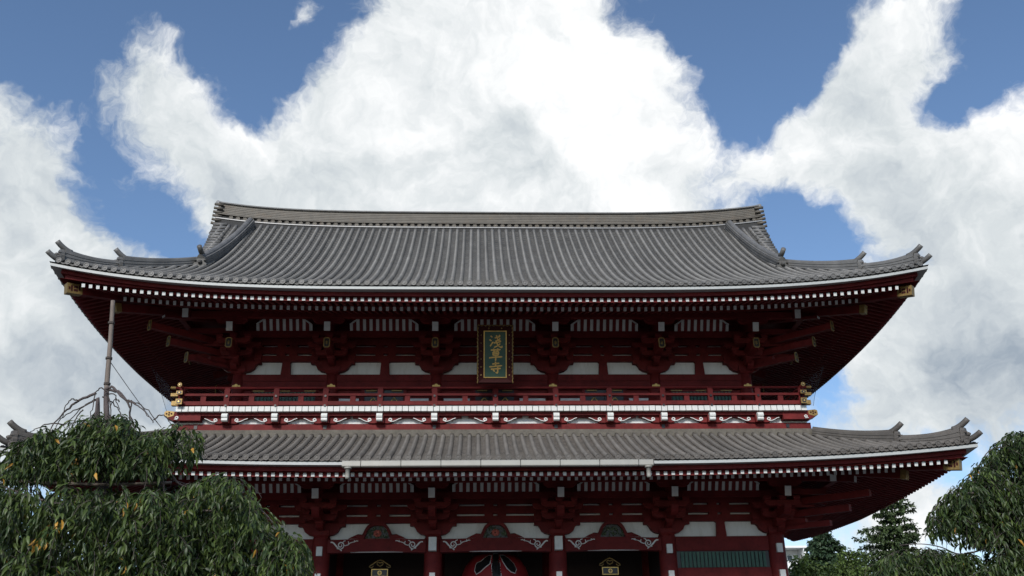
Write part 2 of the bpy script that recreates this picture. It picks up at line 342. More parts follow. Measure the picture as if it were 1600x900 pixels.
def roof_surface(E, name, m, front_fn, xmax_top, parent_name):
    roof = MB()
    # bedding sheet under the tiles, four slopes (front and back, two sides)
    nx, nd_ = 48, 10
    for back in (0, 1):
        P = []
        for i in range(nx+1):
            x = lerp(-E.X, E.X, i/nx)
            for j in range(nd_+1):
                dm = min(E.dtop, E.X-abs(x)); p = front_fn(x, dm*j/nd_)-Vector((0, 0, .05)); P.append((p.x, p.y if not back else 2*YC-p.y, p.z))
        roof.add(P, [(i*(nd_+1)+j, (i+1)*(nd_+1)+j, (i+1)*(nd_+1)+j+1, i*(nd_+1)+j+1) for i in range(nx) for j in range(nd_)])
    dside = 4.6 if E is UP else 3.7
    for sg in (-1, 1):
        P = []
        for i in range(nx+1):
            y = lerp(YC-E.yh, YC+E.yh, i/nx)
            for j in range(nd_+1):
                dm = min(dside, E.yh-abs(y-YC)); p = E.side(sg, y, dm*j/nd_); P.append((p.x, p.y, p.z-.05))
        roof.add(P, [(i*(nd_+1)+j, (i+1)*(nd_+1)+j, (i+1)*(nd_+1)+j+1, i*(nd_+1)+j+1) for i in range(nx) for j in range(nd_)])
    ro = roof.build(parent_name, 'dark_tile', gate)
    # front: every cover-tile row and its end disc is a piece of its own
    dm = disc_mesh('round_end_tile', m); pans = MB()
    n = int((E.X-.12)/PITCH)
    def dmax(x): return E.dtop if abs(x) < 11.2 and E is UP or abs(x) < 11.4 else max(.05, E.X-abs(x)-.02)
    for i in range(-n, n+1):
        x = i*PITCH; d1 = dmax(x)
        if d1 > .25:
            roll_mb(lambda d: front_fn(x, d)+Vector((0, 0, .045)), .02, d1, Vector((1, 0, 0))).build('tile_row', m, ro, True)
        p = front_fn(x, .02); link('round_end_tile', dm, ro, (p.x, p.y, p.z+.045))
        if i < n:
            xb = x+PITCH; pan_mb(pans, front_fn, x+.03, xb-.03, -.0, dmax(x+.03), dmax(xb-.03), 0)
    pans.build('pan_tiles', 'pan' if E is UP else 'pan_low', ro, kind='stuff')
    # side slopes: seen edge on only, rows joined
    sr = MB(); ny = int((E.yh-.2)/PITCH)
    for sg in (-1, 1):
        for i in range(-ny, ny+1):
            y = YC+i*PITCH; d1 = min(dside, E.yh-abs(y-YC)-.02)
            if d1 > .3:
                q = roll_mb(lambda d: E.side(sg, y, d)+Vector((0, 0, .03)), -.03, d1, Vector((0, 1, 0)), n=5, tile=.6); sr.add(q.v, q.f)
                p = E.side(sg, y, -.03); sr.tube([p+Vector((sg*.05, 0, .035)), p+Vector((-sg*.02, 0, .04))], .098, 8)
    sr.build('side_tile_rows', m, ro, True, kind='stuff')
    return ro

NOSHI = lambda w, h, n, cap: [(-w, 0)] + [q for k in range(n) for q in ((-w+(.018 if k % 2 else 0)-.0, h*k/n), (-w+(.018 if k % 2 else 0), h*(k+1)/n))] + \
    [(-w*.62, h+.005)] + [(math.cos(math.pi-a*math.pi/6)*cap, h+math.sin(a*math.pi/6)*cap) for a in range(7)] + [(w*.62, h+.005)] + \
    [q for k in reversed(range(n)) for q in ((w-(.018 if k % 2 else 0), h*(k+1)/n), (w-(.018 if k % 2 else 0), h*k/n))] + [(w, 0)]

def finial(parent, base, dirn, length, rise, r, m, name='ridge_finial'):
    d = Vector(dirn).normalized(); pts = []; k = 7
    for i in range(k+1):
        t = i/k; pts.append(Vector(base)+d*(length*t)+Vector((0, 0, rise*t**1.7)))
    MB().tube(pts, [r*(1.05-.1*i/k) for i in range(k+1)], 10).build(name, m, parent, True)
def demon_tile(parent, pos, dirn, w, h, m, name='ridge_end_tile'):
    # carved end tile: shouldered plate with curled fins and a boss, facing dirn
    d = Vector(dirn).normalized(); r = d.cross(Vector((0,0,1))).normalized(); o = Vector(pos); u = Vector((0,0,1))
    mb = MB()
    poly = [(-.55,-.05),(.55,-.05),(.62,.12),(.5,.2),(.56,.38),(.44,.5),(.47,.7),(.3,.8),(.2,1.),(-.2,1.),(-.3,.8),(-.47,.7),(-.44,.5),(-.56,.38),(-.5,.2),(-.62,.12)]
    n = len(poly); v = [o+r*(a*w)+u*(b*h) for a, b in poly]+[o+r*(a*w*.92)+u*(b*h*.97)+d*.14 for a, b in poly]
    mb.add(v, [tuple(range(n)), tuple(range(n, 2*n))]+[(i, (i+1) % n, (i+1) % n+n, i+n) for i in range(n)])
    for a, b, rr in ((0, .5, .2), (-.36, .62, .1), (.36, .62, .1), (-.4, .2, .12), (.4, .2, .12)):
        q = o+r*(a*w)+u*(b*h); mb.tube([q+d*.12, q+d*(.16+rr*.35), q+d*(.18+rr*.5)], [rr*w, rr*w*.8, rr*w*.3], 8)
    mb.build(name, m, parent)

def hip_ridges(E, ro, m, stages, tip):
    for sg in (-1, 1):
        for (da, db, h0, h1, w) in stages:
            pts = []; k = 14
            for i in range(k+1):
                t = i/k; d = lerp(da, db, t); p = E.front(sg*(E.X-d), d); p.z += lerp(0, .03, t); pts.append(p)
            # body grows taller towards its tip
            mb = MB(); v = []; f = []; prof0 = NOSHI(w, 1., 6, .1); n = len(prof0)
            for i, p in enumerate(pts):
                t = i/k; hh = h0+(h1-h0)*t**2.6; sdv = Vector((1, sg, 0)).normalized()
                for a, b in prof0:
                    zz = b*hh if b <= 1.006 else hh+(b-1)
                    v.append(p+sdv*a+Vector((0, 0, zz)))
            for i in range(k):
                for q in range(n): f.append((i*n+q, i*n+(q+1) % n, (i+1)*n+(q+1) % n, (i+1)*n+q))
            f += [tuple(range(n)), tuple(range(k*n, (k+1)*n))]
            mb.add(v, f); mb.build('hip_ridge', m, ro)
            dv = Vector((sg, -1, 0)).normalized(); e = pts[-1]
            finial(ro, e+Vector((0, 0, h1+.0))-dv*.25, dv, .55, .27, .10, m)
            demon_tile(ro, e+dv*.02+Vector((0, 0, -.02)), dv, .42, h1+.02, m)
        dv = Vector((sg, -1, 0)).normalized(); e = E.front(sg*E.X, 0.)
        finial(ro, e-dv*.35+Vector((0, 0, .10)), dv, tip, .20, .095, m)

# ---- upper roof
upper_roof = roof_surface(UP, 'upper', 'tile', up_front, 11.2, 'upper_roof')
def build_main_ridge():
    k = 56; H = 1.06
    def line(off_z, xm=12.85):
        return [Vector((lerp(-xm, xm, i/k), YC, 21.37+off_z+ridge_lift(lerp(-xm, xm, i/k)))) for i in range(k+1)]
    sw = lambda name, m, prof, oz=0, xm=12.85: MB().sweep([p for p in line(oz, xm)], prof, side=(0, 1, 0)).build(name, m, upper_roof)
    sw('ridge_base', 'dark_tile', [(-.62, -.5), (.62, -.5), (.62, .02), (-.62, .02)])
    sw('ridge_mortar_line', 'cap', [(-.66, -.0), (.66, -.0), (.66, .045), (-.66, .045)])
    sw('ridge_course', 'dark_tile', [(-.50, .05), (.50, .05), (.50, .20), (-.50, .20)])
    sw('ridge_course', 'ridge', [(-.60, .26), (.60, .26), (.60, .30), (-.60, .30)])
    n = 13; prof = []
    for q in range(n): prof += [(-.46+.10*q/n+(.022 if q % 2 else 0), .30+.62*q/n), (-.46+.10*q/n+(.022 if q % 2 else 0), .30+.62*(q+1)/n)]
    prof = prof+[(-a, b) for a, b in reversed(prof)]
    sw('ridge_stack', 'ridge', prof)
    sw('ridge_cap', 'cap', [(-.44, .92), (.44, .92), (.46, .965), (.20, .99), (.14, 1.06), (-.14, 1.06), (-.20, .99), (-.46, .965)], xm=13.0)
    dm = disc_mesh('ridge_disc', 'ridge'); m = int(12.6/PITCH)
    for i in range(-m, m+1):
        x = (i+.5)*PITCH; link('ridge_disc', dm, upper_roof, (x, YC-.52, 21.37+.155+ridge_lift(x)))
    for sg in (-1, 1):
        z = 21.37+ridge_lift(12.9)
        demon_tile(upper_roof, (sg*12.78, YC, z-.5), (sg, 0, 0), .95, 1.5, 'ridge')
        MB().tube([(sg*12.7, YC, z+1.02), (sg*12.9, YC, z+1.07), (sg*13.08, YC, z+1.16)], [.13, .13, .11], 10).build('ridge_finial', 'cap', upper_roof, True)
        for i in range(6): MB().tube([(sg*12.6, YC-.5-.02*i, z+.75-.22*i), (sg*13.0, YC-.52-.05*i, z+.78-.22*i)], .07, 8).build('ridge_end_roll', 'ridge', upper_roof, True)
        # descending ridge over the gable shoulder
        pts = [up_front(sg*lerp(11.55, 11.15, (d-3.7)/5.0), d)+Vector((0, 0, .02)) for d in np.linspace(8.75, 3.7, 24)]
        MB().sweep(pts, NOSHI(.20, .34, 6, .13), side=(1, 0, 0)).build('descending_ridge', 'tile', upper_roof)
        e = pts[-1]
        demon_tile(upper_roof, e+Vector((0, -.03, -.16)), (0, -1, -.2), .50, .56, 'pan')
        MB().tube([e+Vector((0, .15, .5)), e+Vector((0, -.22, .52)), e+Vector((0, -.5, .62))], [.1, .1, .1], 10).build('ridge_finial', 'tile', upper_roof, True)
        # tiles outside the descending ridge up to the gable edge
        strip = MB()
        for q in range(1, 5):
            x = sg*(11.15+q*PITCH)
            roll_mb(lambda d: up_front(x, d)+Vector((0, 0, .045)), max(4.35, 4.4+(abs(x)-11.85)/.85*4.3), 8.7, Vector((1, 0, 0))).build('tile_row', 'tile', upper_roof, True)
        for q in range(0, 5):
            xa, xb = sg*(11.15+q*PITCH), sg*(11.15+(q+1)*PITCH)
            pan_mb(strip, up_front, xa, xb, max(4.35, 4.4+(abs(xa)-11.75)/.85*4.3), 8.7, 8.7, 0)
        strip.build('gable_pan_tiles', 'pan', upper_roof, kind='stuff')
        for q in range(15):
            d = 4.6+q*.29; p = up_front(sg*lerp(11.6, 12.45, (d-4.4)/4.4), d)
            MB().tube([p+Vector((-sg*.2, 0, .08)), p+Vector((sg*.42, 0, .06))], .085, 9).build('gable_edge_tile', 'tile', upper_roof, True)
        # barge board and gable wall below it
        for back in (0, 1):
            P = [up_front(sg*lerp(11.7, 12.6, (d-4.2)/4.7), d) for d in np.linspace(4.2, 8.9, 16)]; v = []
            for p in P: yy = p.y if not back else 2*YC-p.y; v += [(p.x-sg*.05, yy, p.z-.10), (p.x-sg*.05, yy, p.z-.62), (p.x+sg*.1, yy, p.z-.10), (p.x+sg*.1, yy, p.z-.62)]
            f = []
            for i in range(15): f += [(4*i, 4*i+1, 4*i+5, 4*i+4), (4*i+2, 4*i+3, 4*i+7, 4*i+6), (4*i+1, 4*i+3, 4*i+7, 4*i+5)]
            MB().add(v, f).build('barge_board', 'red_dark', upper_roof)
        zb = UP.z(4.3, 9)
        MB().prism_x([(YC-4.9, zb), (YC+4.9, zb), (YC, 21.2)], sg*11.5, sg*11.7).build('gable_wall', 'plaster', upper_roof)
build_main_ridge()
hip_ridges(UP, upper_roof, 'tile', [(3.95, 1.75, .30, .40, .17), (1.75, .30, .22, .42, .17)], .48)
# ---- lower roof
lower_roof = roof_surface(LO, 'lower', 'tile_low', LO.front, 11.4, 'lower_roof')
hip_ridges(LO, lower_roof, 'tile_low', [(4.0, 1.9, .26, .40, .17), (1.9, .35, .22, .46, .17)], .48)
def low_skirt():
    for nm, z0, z1, y, m in (('skirt_course', 10.24, 10.40, -1.32, 'mortar'), ('skirt_course', 10.40, 10.53, -1.24, 'mortar')):
        mb = MB(); n = 40
        mb.box(-12.2, 12.2, y, y+.3, z0, z1); mb.build(nm, m, lower_roof)
    for sg in (-1, 1): MB().box(sg*12.2-.0, sg*12.45, -.9, 8.9, 10.2, 10.6).build('skirt_course', 'mortar', lower_roof)
low_skirt()

# ------------------------------------------------------------------ eaves: strips, rafters, hips
def eaves(E, part, name):
    ev = empty(name, gate)
    def along(side_sg, prof, m, nm, half):
        # prof: (outward distance from column line, z) closed polygon swept along the eave
        mb = MB(); k = 60; v = []; f = []; n = len(prof)
        for i in range(k+1):
            u = lerp(-1, 1, i/k)
            for o, z in prof:
                if side_sg == 0: h = E.x0+o; x = u*h; v.append((x, -o, z+E.lift(h-abs(x)+.12)))
                else: h = YC+o; y = YC+u*h; v.append((side_sg*(E.x0+o), y, z+E.lift(h-abs(y-YC)+.12)))
        for i in range(k):
            for q in range(n): f.append((i*n+q, i*n+(q+1) % n, (i+1)*n+(q+1) % n, (i+1)*n+q))
        mb.add(v, f); return mb.build(nm, m, ev)
    zs = E.zstrip
    for sg in (0, -1, 1):
        along(sg, [(5.46, zs), (5.46, zs+.10), (5.10, zs+.105), (5.10, zs)], 'strip', 'eave_strip', 0)
        along(sg, [(5.18, zs-.15), (5.18, zs-.003), (4.92, zs-.003), (5.0, zs-.32), (5.06, zs-.32), (5.06, zs-.15)], 'red_dark', 'eave_fascia', 0)
        along(sg, [(5.40, zs+.108), (5.44, zs+.16), (4.9, zs+.20), (4.9, zs+.108)], 'dark_tile', 'eave_gap_shade', 0)  # dark strip standing in for the shadow gap below the tile lip
        zk = E.zbase+.075
        along2(E, ev, sg, [(3.88, zk+.003), (3.88, zk+.09), (3.65, zk+.09), (3.65, zk+.003)], 'red_dark', 'rafter_bearer', .6)
    # soffit boards above the rafters
    sof = MB()
    for sg in (0, -1, 1):
        for (o0, z0, sl, o1, lf) in ((5.2, E.zfly+.045, .25, 3.5, .8), (3.90, E.zbase+.083, .33, -.2, .55)):
            k = 48; v = []; f = []
            for i in range(k+1):
                u = lerp(-1, 1, i/k)
                for o in (o0, o1):
                    z = z0+sl*(o0-o)
                    if sg == 0: h = E.x0+o; x = u*h; v.append((x, -o, z+lf*E.lift(h-abs(x))))
                    else: h = YC+o; y = YC+u*h; v.append((sg*(E.x0+o), y, z+lf*E.lift(h-abs(y-YC))))
            for i in range(k): f.append((2*i, 2*i+1, 2*i+3, 2*i+2))
            sof.add(v, f)
    sof.build('soffit', 'red_dark', ev)
    # front rafters, each on its own: mesh shared, white painted end
    def rafter_mesh(nm, w, h, L, sl):
        mb = MB(); mb.beam((0, L, sl*L), (0, 0, 0), w, h, 0, 1); return mb.mesh(nm, ['red_dark', 'white'])
    fly = {}; 
    for (nm, w, h, o, z, sl, inner, lf) in (('flying_rafter', .115, .125, 5.1, E.zfly, .25, 3.3, .8), ('base_rafter', .105, .15, 3.9, E.zbase, .33, -.1, .55)):
        pitch = .2556; n = int((E.x0+o-.25)/pitch); cache = {}
        joined = MB()
        for i in range(-n, n+1):
            x = (i+.5)*pitch
            if abs(x) > E.x0+o-.55: continue
            L = o-max(inner, abs(x)-E.x0+.1)
            if L < .12: continue
            key = round(L, 2)
            if key not in cache: cache[key] = rafter_mesh(nm, w, h, key, sl)
            link(nm, cache[key], ev, (x, -o, z+lf*E.lift(E.x0+o+.55-abs(x))))
        for sg in (-1, 1):
            m2 = int((YC+o-.25)/pitch)
            for i in range(-m2, m2+1):
                y = YC+(i+.5)*pitch; t = abs(y-YC)-YC
                L = o-max(inner, t+.1)
                if L < .12: continue
                zz = z+lf*E.lift(YC+o+.55-abs(y-YC))
                joined.beam((sg*(E.x0+o-L), y, zz+sl*L), (sg*(E.x0+o), y, zz), w, h, 0, 1)
        joined.build('side_'+nm+'_row', ['red_dark', 'white'], ev, kind='stuff')
    # hip rafters with gilt ends
    for sg in (-1, 1):
        for (o, z, sl, w, h, oi, gw) in ((4.95, E.zfly+.42*E.c/.89+.02, .20, .24, .34, 2.2, .46), (3.68, E.zbase+.10, .30, .22, .30, .0, .14)):
            d = Vector((sg, -1, 0)); e = Vector((sg*(E.x0+o), -o, z)); s_ = Vector((sg*(E.x0+oi), -oi, z+sl*(o-oi)))
            hr = MB().beam(s_, e, w, h).build('hip_rafter', 'red_dark', ev)
            dd = (e-s_).normalized()
            MB().beam(e-dd*gw, e+dd*.06, w+.03, h+.03).build('gilt_cap', 'gold_dull', hr)
            # pierced pattern on the cap: dark arrow shaped insets on both cheeks
            r = dd.cross(Vector((0,0,1))).normalized(); u = r.cross(dd)
            if gw > .3:
                pm = MB()
                for cs in (-1, 1):
                    q = e+r*(cs*((w+.03)/2))
                    for (a0, a1, b0, b1) in ((-.30, -.16, .02, .10), (-.30, -.16, -.10, -.02), (-.12, -.06, -.11, .11), (-.38, -.33, -.06, .12), (-.04, .02, -.05, .05)):
                        v = [q+dd*a+u*b+r*(cs*k_) for k_ in (-.004, .006) for a, b in ((a0, b0), (a1, b0), (a1, b1), (a0, b1))]
                        pm.add(v, [(0,1,2,3),(4,5,6,7),(0,1,5,4),(1,2,6,5),(2,3,7,6),(3,0,4,7)])
                pm.build('pierced_pattern', 'plaque_wood', hr)
    return ev
def along2(E, ev, side_sg, prof, m, nm, lf):
    mb = MB(); k = 40; v = []; f = []; n = len(prof)
    for i in range(k+1):
        u = lerp(-1, 1, i/k)
        for o, z in prof:
            if side_sg == 0: h = E.x0+o; x = u*h; v.append((x, -o, z+lf*E.lift(h-abs(x)+.5)))
            else: h = YC+o; y = YC+u*h; v.append((side_sg*(E.x0+o), y, z+lf*E.lift(h-abs(y-YC)+.5)))
    for i in range(k):
        for q in range(n): f.append((i*n+q, i*n+(q+1) % n, (i+1)*n+(q+1) % n, (i+1)*n+q))
    mb.add(v, f); return mb.build(nm, m, ev)
upper_eave = eaves(UP, None, 'upper_eave'); lower_eave = eaves(LO, None, 'lower_eave')

# ------------------------------------------------------------------ bracket clusters, cove panels, wall beams
ARM = [(.0, .10), (.30, .10), (.46, .14), (.60, .24), (.66, .36), (.72, .43), (.86, .44), (.86, .55), (0, .55)]
def mirror(p): return p+[(-x, z) for x, z in reversed(p) if x > 1e-6]
def fwd_arm(y, z0, z1, w=.22):
    h = z1-z0
    return MB().prism_x([(.0, z0), (-y+.28, z0), (-y+.12, z0+.25*h), (-y+.03, z0+.6*h), (-y, z1), (0, z1)], -w/2, w/2)
def cluster_meshes():
    K = {}
    K['bracket_arm'] = [MB().prism_y(mirror(ARM), -.24, .0).mesh('bracket_arm', 'red_dark'),
        fwd_arm(.85, .28, .50).mesh('bracket_arm', 'red_dark'), fwd_arm(1.45, .58, .80).mesh('bracket_arm', 'red_dark'), fwd_arm(1.95, .54, .86, .26).mesh('bracket_arm', 'red_dark')]
    for y, z, L in ((-.72, .58, .62), (-1.28, .90, .66), (-1.9, 1.50, .6), (-.72, .92, .95)):
        K['bracket_arm'].append(MB().prism_y([(-L+.16, z), (L-.16, z), (L-.03, z+.08), (L, z+.2), (-L, z+.2), (-L+.03, z+.08)], y-.1, y+.1).mesh('bracket_arm', 'red_dark'))
    def block(x, y, z, s=.26, h=.15): 
        v = [(x+a*s*.36, y+b*s*.36, z) for a, b in ((-1,-1),(1,-1),(1,1),(-1,1))]+[(x+a*s*.5, y+b*s*.5, z+h*.4) for a, b in ((-1,-1),(1,-1),(1,1),(-1,1))]+[(x+a*s*.5, y+b*s*.5, z+h) for a, b in ((-1,-1),(1,-1),(1,1),(-1,1))]
        return MB().add(v, [(3,2,1,0)]+[(i+4*k, (i+1) % 4+4*k, (i+1) % 4+4*k+4, i+4*k+4) for k in (0, 1) for i in range(4)]+[(8,9,10,11)]).mesh('bearing_block', 'red_dark')
    K['bearing_block'] = [block(0, -.02, .02, .62, .27), block(-.72, -.13, .56, .28, .22), block(.72, -.13, .56, .28, .22), block(0, -.75, .42, .3, .16), block(-.5, -.72, .78, .26), block(.5, -.72, .78, .26),
        block(0, -1.28, .78, .3, .13), block(-.54, -1.28, 1.10, .26), block(.54, -1.28, 1.10, .26), block(-.48, -1.9, 1.60, .24, .10), block(.48, -1.9, 1.60, .24, .10), block(0, -1.35, 1.1, .26, .16)]
    mb = MB(); mb.beam((0, .1, 2.08), (0, -2.14, 1.285), .235, .35, 0, 1); K['tail_rafter'] = [mb.mesh('tail_rafter', ['red_dark', 'white'])]
    return K
def gilt_plate_mesh():
    mb = MB(); w, h = .125, .205
    o = [(-w*.55,-h),(w*.55,-h),(w,-h*.72),(w,h*.72),(w*.55,h),(-w*.55,h),(-w,h*.72),(-w,-h*.72)]; i_ = [(x*.74, z*.82) for x, z in o]
    n = 8; v = [(x,-.03,z) for x, z in o]+[(x,-.03,z) for x, z in i_]+[(x,0,z) for x, z in o]+[(x,-.012,z) for x, z in i_]
    mb.add(v, [(i,(i+1)%n,(i+1)%n+n,i+n) for i in range(n)]+[(i,(i+1)%n,(i+1)%n+2*n,i+2*n) for i in range(n)]+[(i+n,(i+1)%n+n,(i+1)%n+3*n,i+3*n) for i in range(n)], 0)
    mb.add(v, [tuple(range(3*n,4*n))], 1)
    fl = []
    for k in range(12):
        a = k*math.pi/6; rr = 1 if k % 2 == 0 else .55; fl.append((math.sin(a)*.055*rr, math.cos(a)*.10*rr))
    mb.add([(0,-.04,0)]+[(x,-.02,z) for x, z in fl], [(0, 1+k, 1+(k+1) % 12) for k in range(12)], 0)
    return mb.mesh('gilt_plate', ['gold_dull', 'black'])
KM = cluster_meshes(); GP = gilt_plate_mesh()
def cluster(x, y, zb, rot=0., gilt=False, parent=gate, parts=None):
    c = empty('bracket_cluster', parent, (x, y, zb)); c.rotation_euler.z = rot
    for nm, lst in KM.items():
        for i, me in enumerate(lst):
            if parts and nm not in parts: continue
            link(nm, me, c)
    if gilt: link('gilt_plate', GP, c, (0, -1.96, .69))
    return c
def corner_extra(sg, x, zb, gilt):
    c = empty('corner_bracket', gate, (sg*x, 0, zb))
    D = Vector((sg, -1, 0)); dn = D.normalized(); a = math.atan2(dn.y, dn.x)
    for k, z0, z1 in ((.95, .26, .48), (1.6, .12, .32), (2.16, .54, .78), (2.73, .96, 1.20)):
        MB().beam((0, 0, (z0+z1)/2+.05), D*k+Vector((0, 0, (z0+z1)/2)), .20, z1-z0).build('bracket_arm', 'red_dark', c)
        if gilt and k > 1.5:
            o = link('gilt_plate', GP, c, tuple(D*k+dn*.01+Vector((0, 0, (z0+z1)/2)))); o.rotation_euler.z = math.atan2(dn.x, -dn.y)
    MB().beam((0, 0, 2.3), D*2.42+Vector((0, 0, 1.68)), .22, .32, 0, 1).build('tail_rafter', ['red_dark', 'white'], c)
    MB().beam((sg*1.62, .1, 2.4), (sg*1.66, -2.3, 1.76), .23, .34, 0, 1).build('tail_rafter', ['red_dark', 'white'], c)
    for z, L in ((.60, 1.0), (1.0, 1.3), (1.42, 1.7)):
        MB().beam((0, -.7*z-.2, z), (sg*L, -.7*z-.2, z), .18, .2).build('bracket_arm', 'red_dark', c)
def storey_brackets(XS, zb, gilt, name, E):
    for x in XS: cluster(x, 0, zb, 0, gilt)
    for sg in (-1, 1):
        corner_extra(sg, abs(XS[0]), zb, gilt)
        for y in (0, 4): cluster(sg*abs(XS[0]), y, zb, sg*math.pi/2, gilt, parts=None)
    x1 = abs(XS[0])
    wb = empty(name+'_frieze', gate, (0, 0, zb))
    # continuous wall beams with thin plaster gaps held open by blocks
    for z0, z1, yf in ((.555, .80, -.15), (.885, 1.16, -.16), (1.245, 1.52, -.17)):
        MB().box(-x1-.3, x1+.3, yf, .1, z0, z1).build('wall_beam', 'red_dark', wb)
        for sg in (-1, 1): MB().box(sg*x1-.1*sg, sg*(x1+.16), .12, 7.9, z0, z1).build('wall_beam', 'red_dark', wb)
    MB().box(-x1, x1, .02, .09, .0, 2.4).build('plaster_backing', 'plaster', wb)
    for sg in (-1, 1): MB().box(sg*x1-.05, sg*x1+.05, .12, 8, 0, 2.4).build('plaster_backing', 'plaster', wb)
    MB().box(-x1-.6, x1+.6, -1.02, -.82, 1.30, 1.515).build('wall_beam', 'red_dark', wb)
    MB().box(-x1-2.2, x1+2.2, -2.06, -1.84, 1.69, 1.92).build('eave_purlin', 'red_dark', wb)
    for sg in (-1, 1): MB().box(sg*(x1+1.84), sg*(x1+2.06), -1.83, 10, 1.69, 1.92).build('eave_purlin', 'red_dark', wb)
    MB().box(-x1-1.9, x1+1.9, -1.9, .0, 2.02, 2.06).build('bracket_ceiling', 'red_dark', wb)
    MB().box(-x1-.2, x1+.2, -.30, .015, 1.56, 2.0).build('upper_frieze_board', 'red_dark', wb)
    bars = {}
    cp = MB().beam((0, -1.24, 1.97), (0, -.985, 1.535), .126, .03, up=(0, 1, 0)).mesh('cove_panel', 'white')
    cph = MB().beam((0, -1.12, 1.77), (0, -.985, 1.535), .126, .03, up=(0, 1, 0)).mesh('cove_panel', 'white')
    rib = MB().beam((0, -1.26, 1.99), (0, -.99, 1.52), .13, .09, up=(0, 1, 0)).mesh('cove_rib', 'red_dark')
    for i in range(len(XS)-1):
        xm = (XS[i]+XS[i+1])/2; w = XS[i+1]-XS[i]; n = 6 if w > 4.4 else 5 if w > 3.9 else 4
        for k in range(-n, n+1):
            link('cove_panel', cph if abs(k) == n else cp, wb, (xm+k*.2556, 0, 0))
            if k < n: link('cove_rib', rib, wb, (xm+(k+.5)*.2556, 0, 0))
        for sg in (-1, 1):
            q = xm+sg*n*.2556
            MB().beam((q+sg*.04, -1.22, 1.72), (q-sg*.30, -1.30, 1.93), .05, .045, up=(0, 1, 0)).build('cove_end_trim', 'white', wb)
        # blocks that break the plaster gaps at mid bay
        for zz in (.80, 1.16):
            for s2 in (-1, 1):
                v = .24*s2; MB().box(xm+v-.165, xm+v+.165, -.155, .02, zz, zz+.085).build('bearing_block', 'red_dark', wb)
        for zz in (.80, 1.16):
            for a in (XS[i], XS[i+1]):
                sgn = 1 if a == XS[i] else -1
                MB().box(min(a, a+sgn*.86), max(a, a+sgn*.86), -.155, .02, zz, zz+.085).build('bearing_block', 'red_dark', wb)
    return wb
upper_frieze = storey_brackets(UP_X, 13.04, True, 'upper', UP)
lower_frieze = storey_brackets(LOW_X, 6.72, False, 'lower', LO)

# ------------------------------------------------------------------ upper storey wall
def strut(parent, xm, z0, z1, y):
    MB().prism_y([(xm-.19, z0), (xm+.19, z0), (xm+.155, z1-.06), (xm+.21, z1), (xm-.21, z1), (xm-.155, z1-.06)], y-.1, y+.05).build('panel_strut', 'red_dark', parent)
upper_wall = empty('upper_wall', gate)
def gilt_bud(name, x, y, z, parent):
    mb = MB(); prof = []
    for k in range(16):
        a = k*math.pi/8; rr = .105*(1+.25*abs(math.cos(2*a))); prof.append((math.sin(a)*rr, math.cos(a)*rr*1.15))
    mb.add([(px, 0, pz) for px, pz in prof]+[(px*.62, -.012, pz*.62) for px, pz in prof]+[(px*.58, -.004, pz*.58) for px, pz in prof], [(i,(i+1)%16,(i+1)%16+16,i+16) for i in range(16)]+[(i+16,(i+1)%16+16,(i+1)%16+32,i+32) for i in range(16)], 0)
    mb.add([(px*.58, -.004, pz*.58) for px, pz in prof], [tuple(range(16))], 1)
    mb.add([(0, -.03, 0)]+[(math.sin(k*math.pi/4)*.03, -.006, math.cos(k*math.pi/4)*.03) for k in range(8)], [(0, 1+k, 1+(k+1) % 8) for k in range(8)], 0)
    return mb.build(name, ['gold', 'black'], parent, loc=(x, y, z))
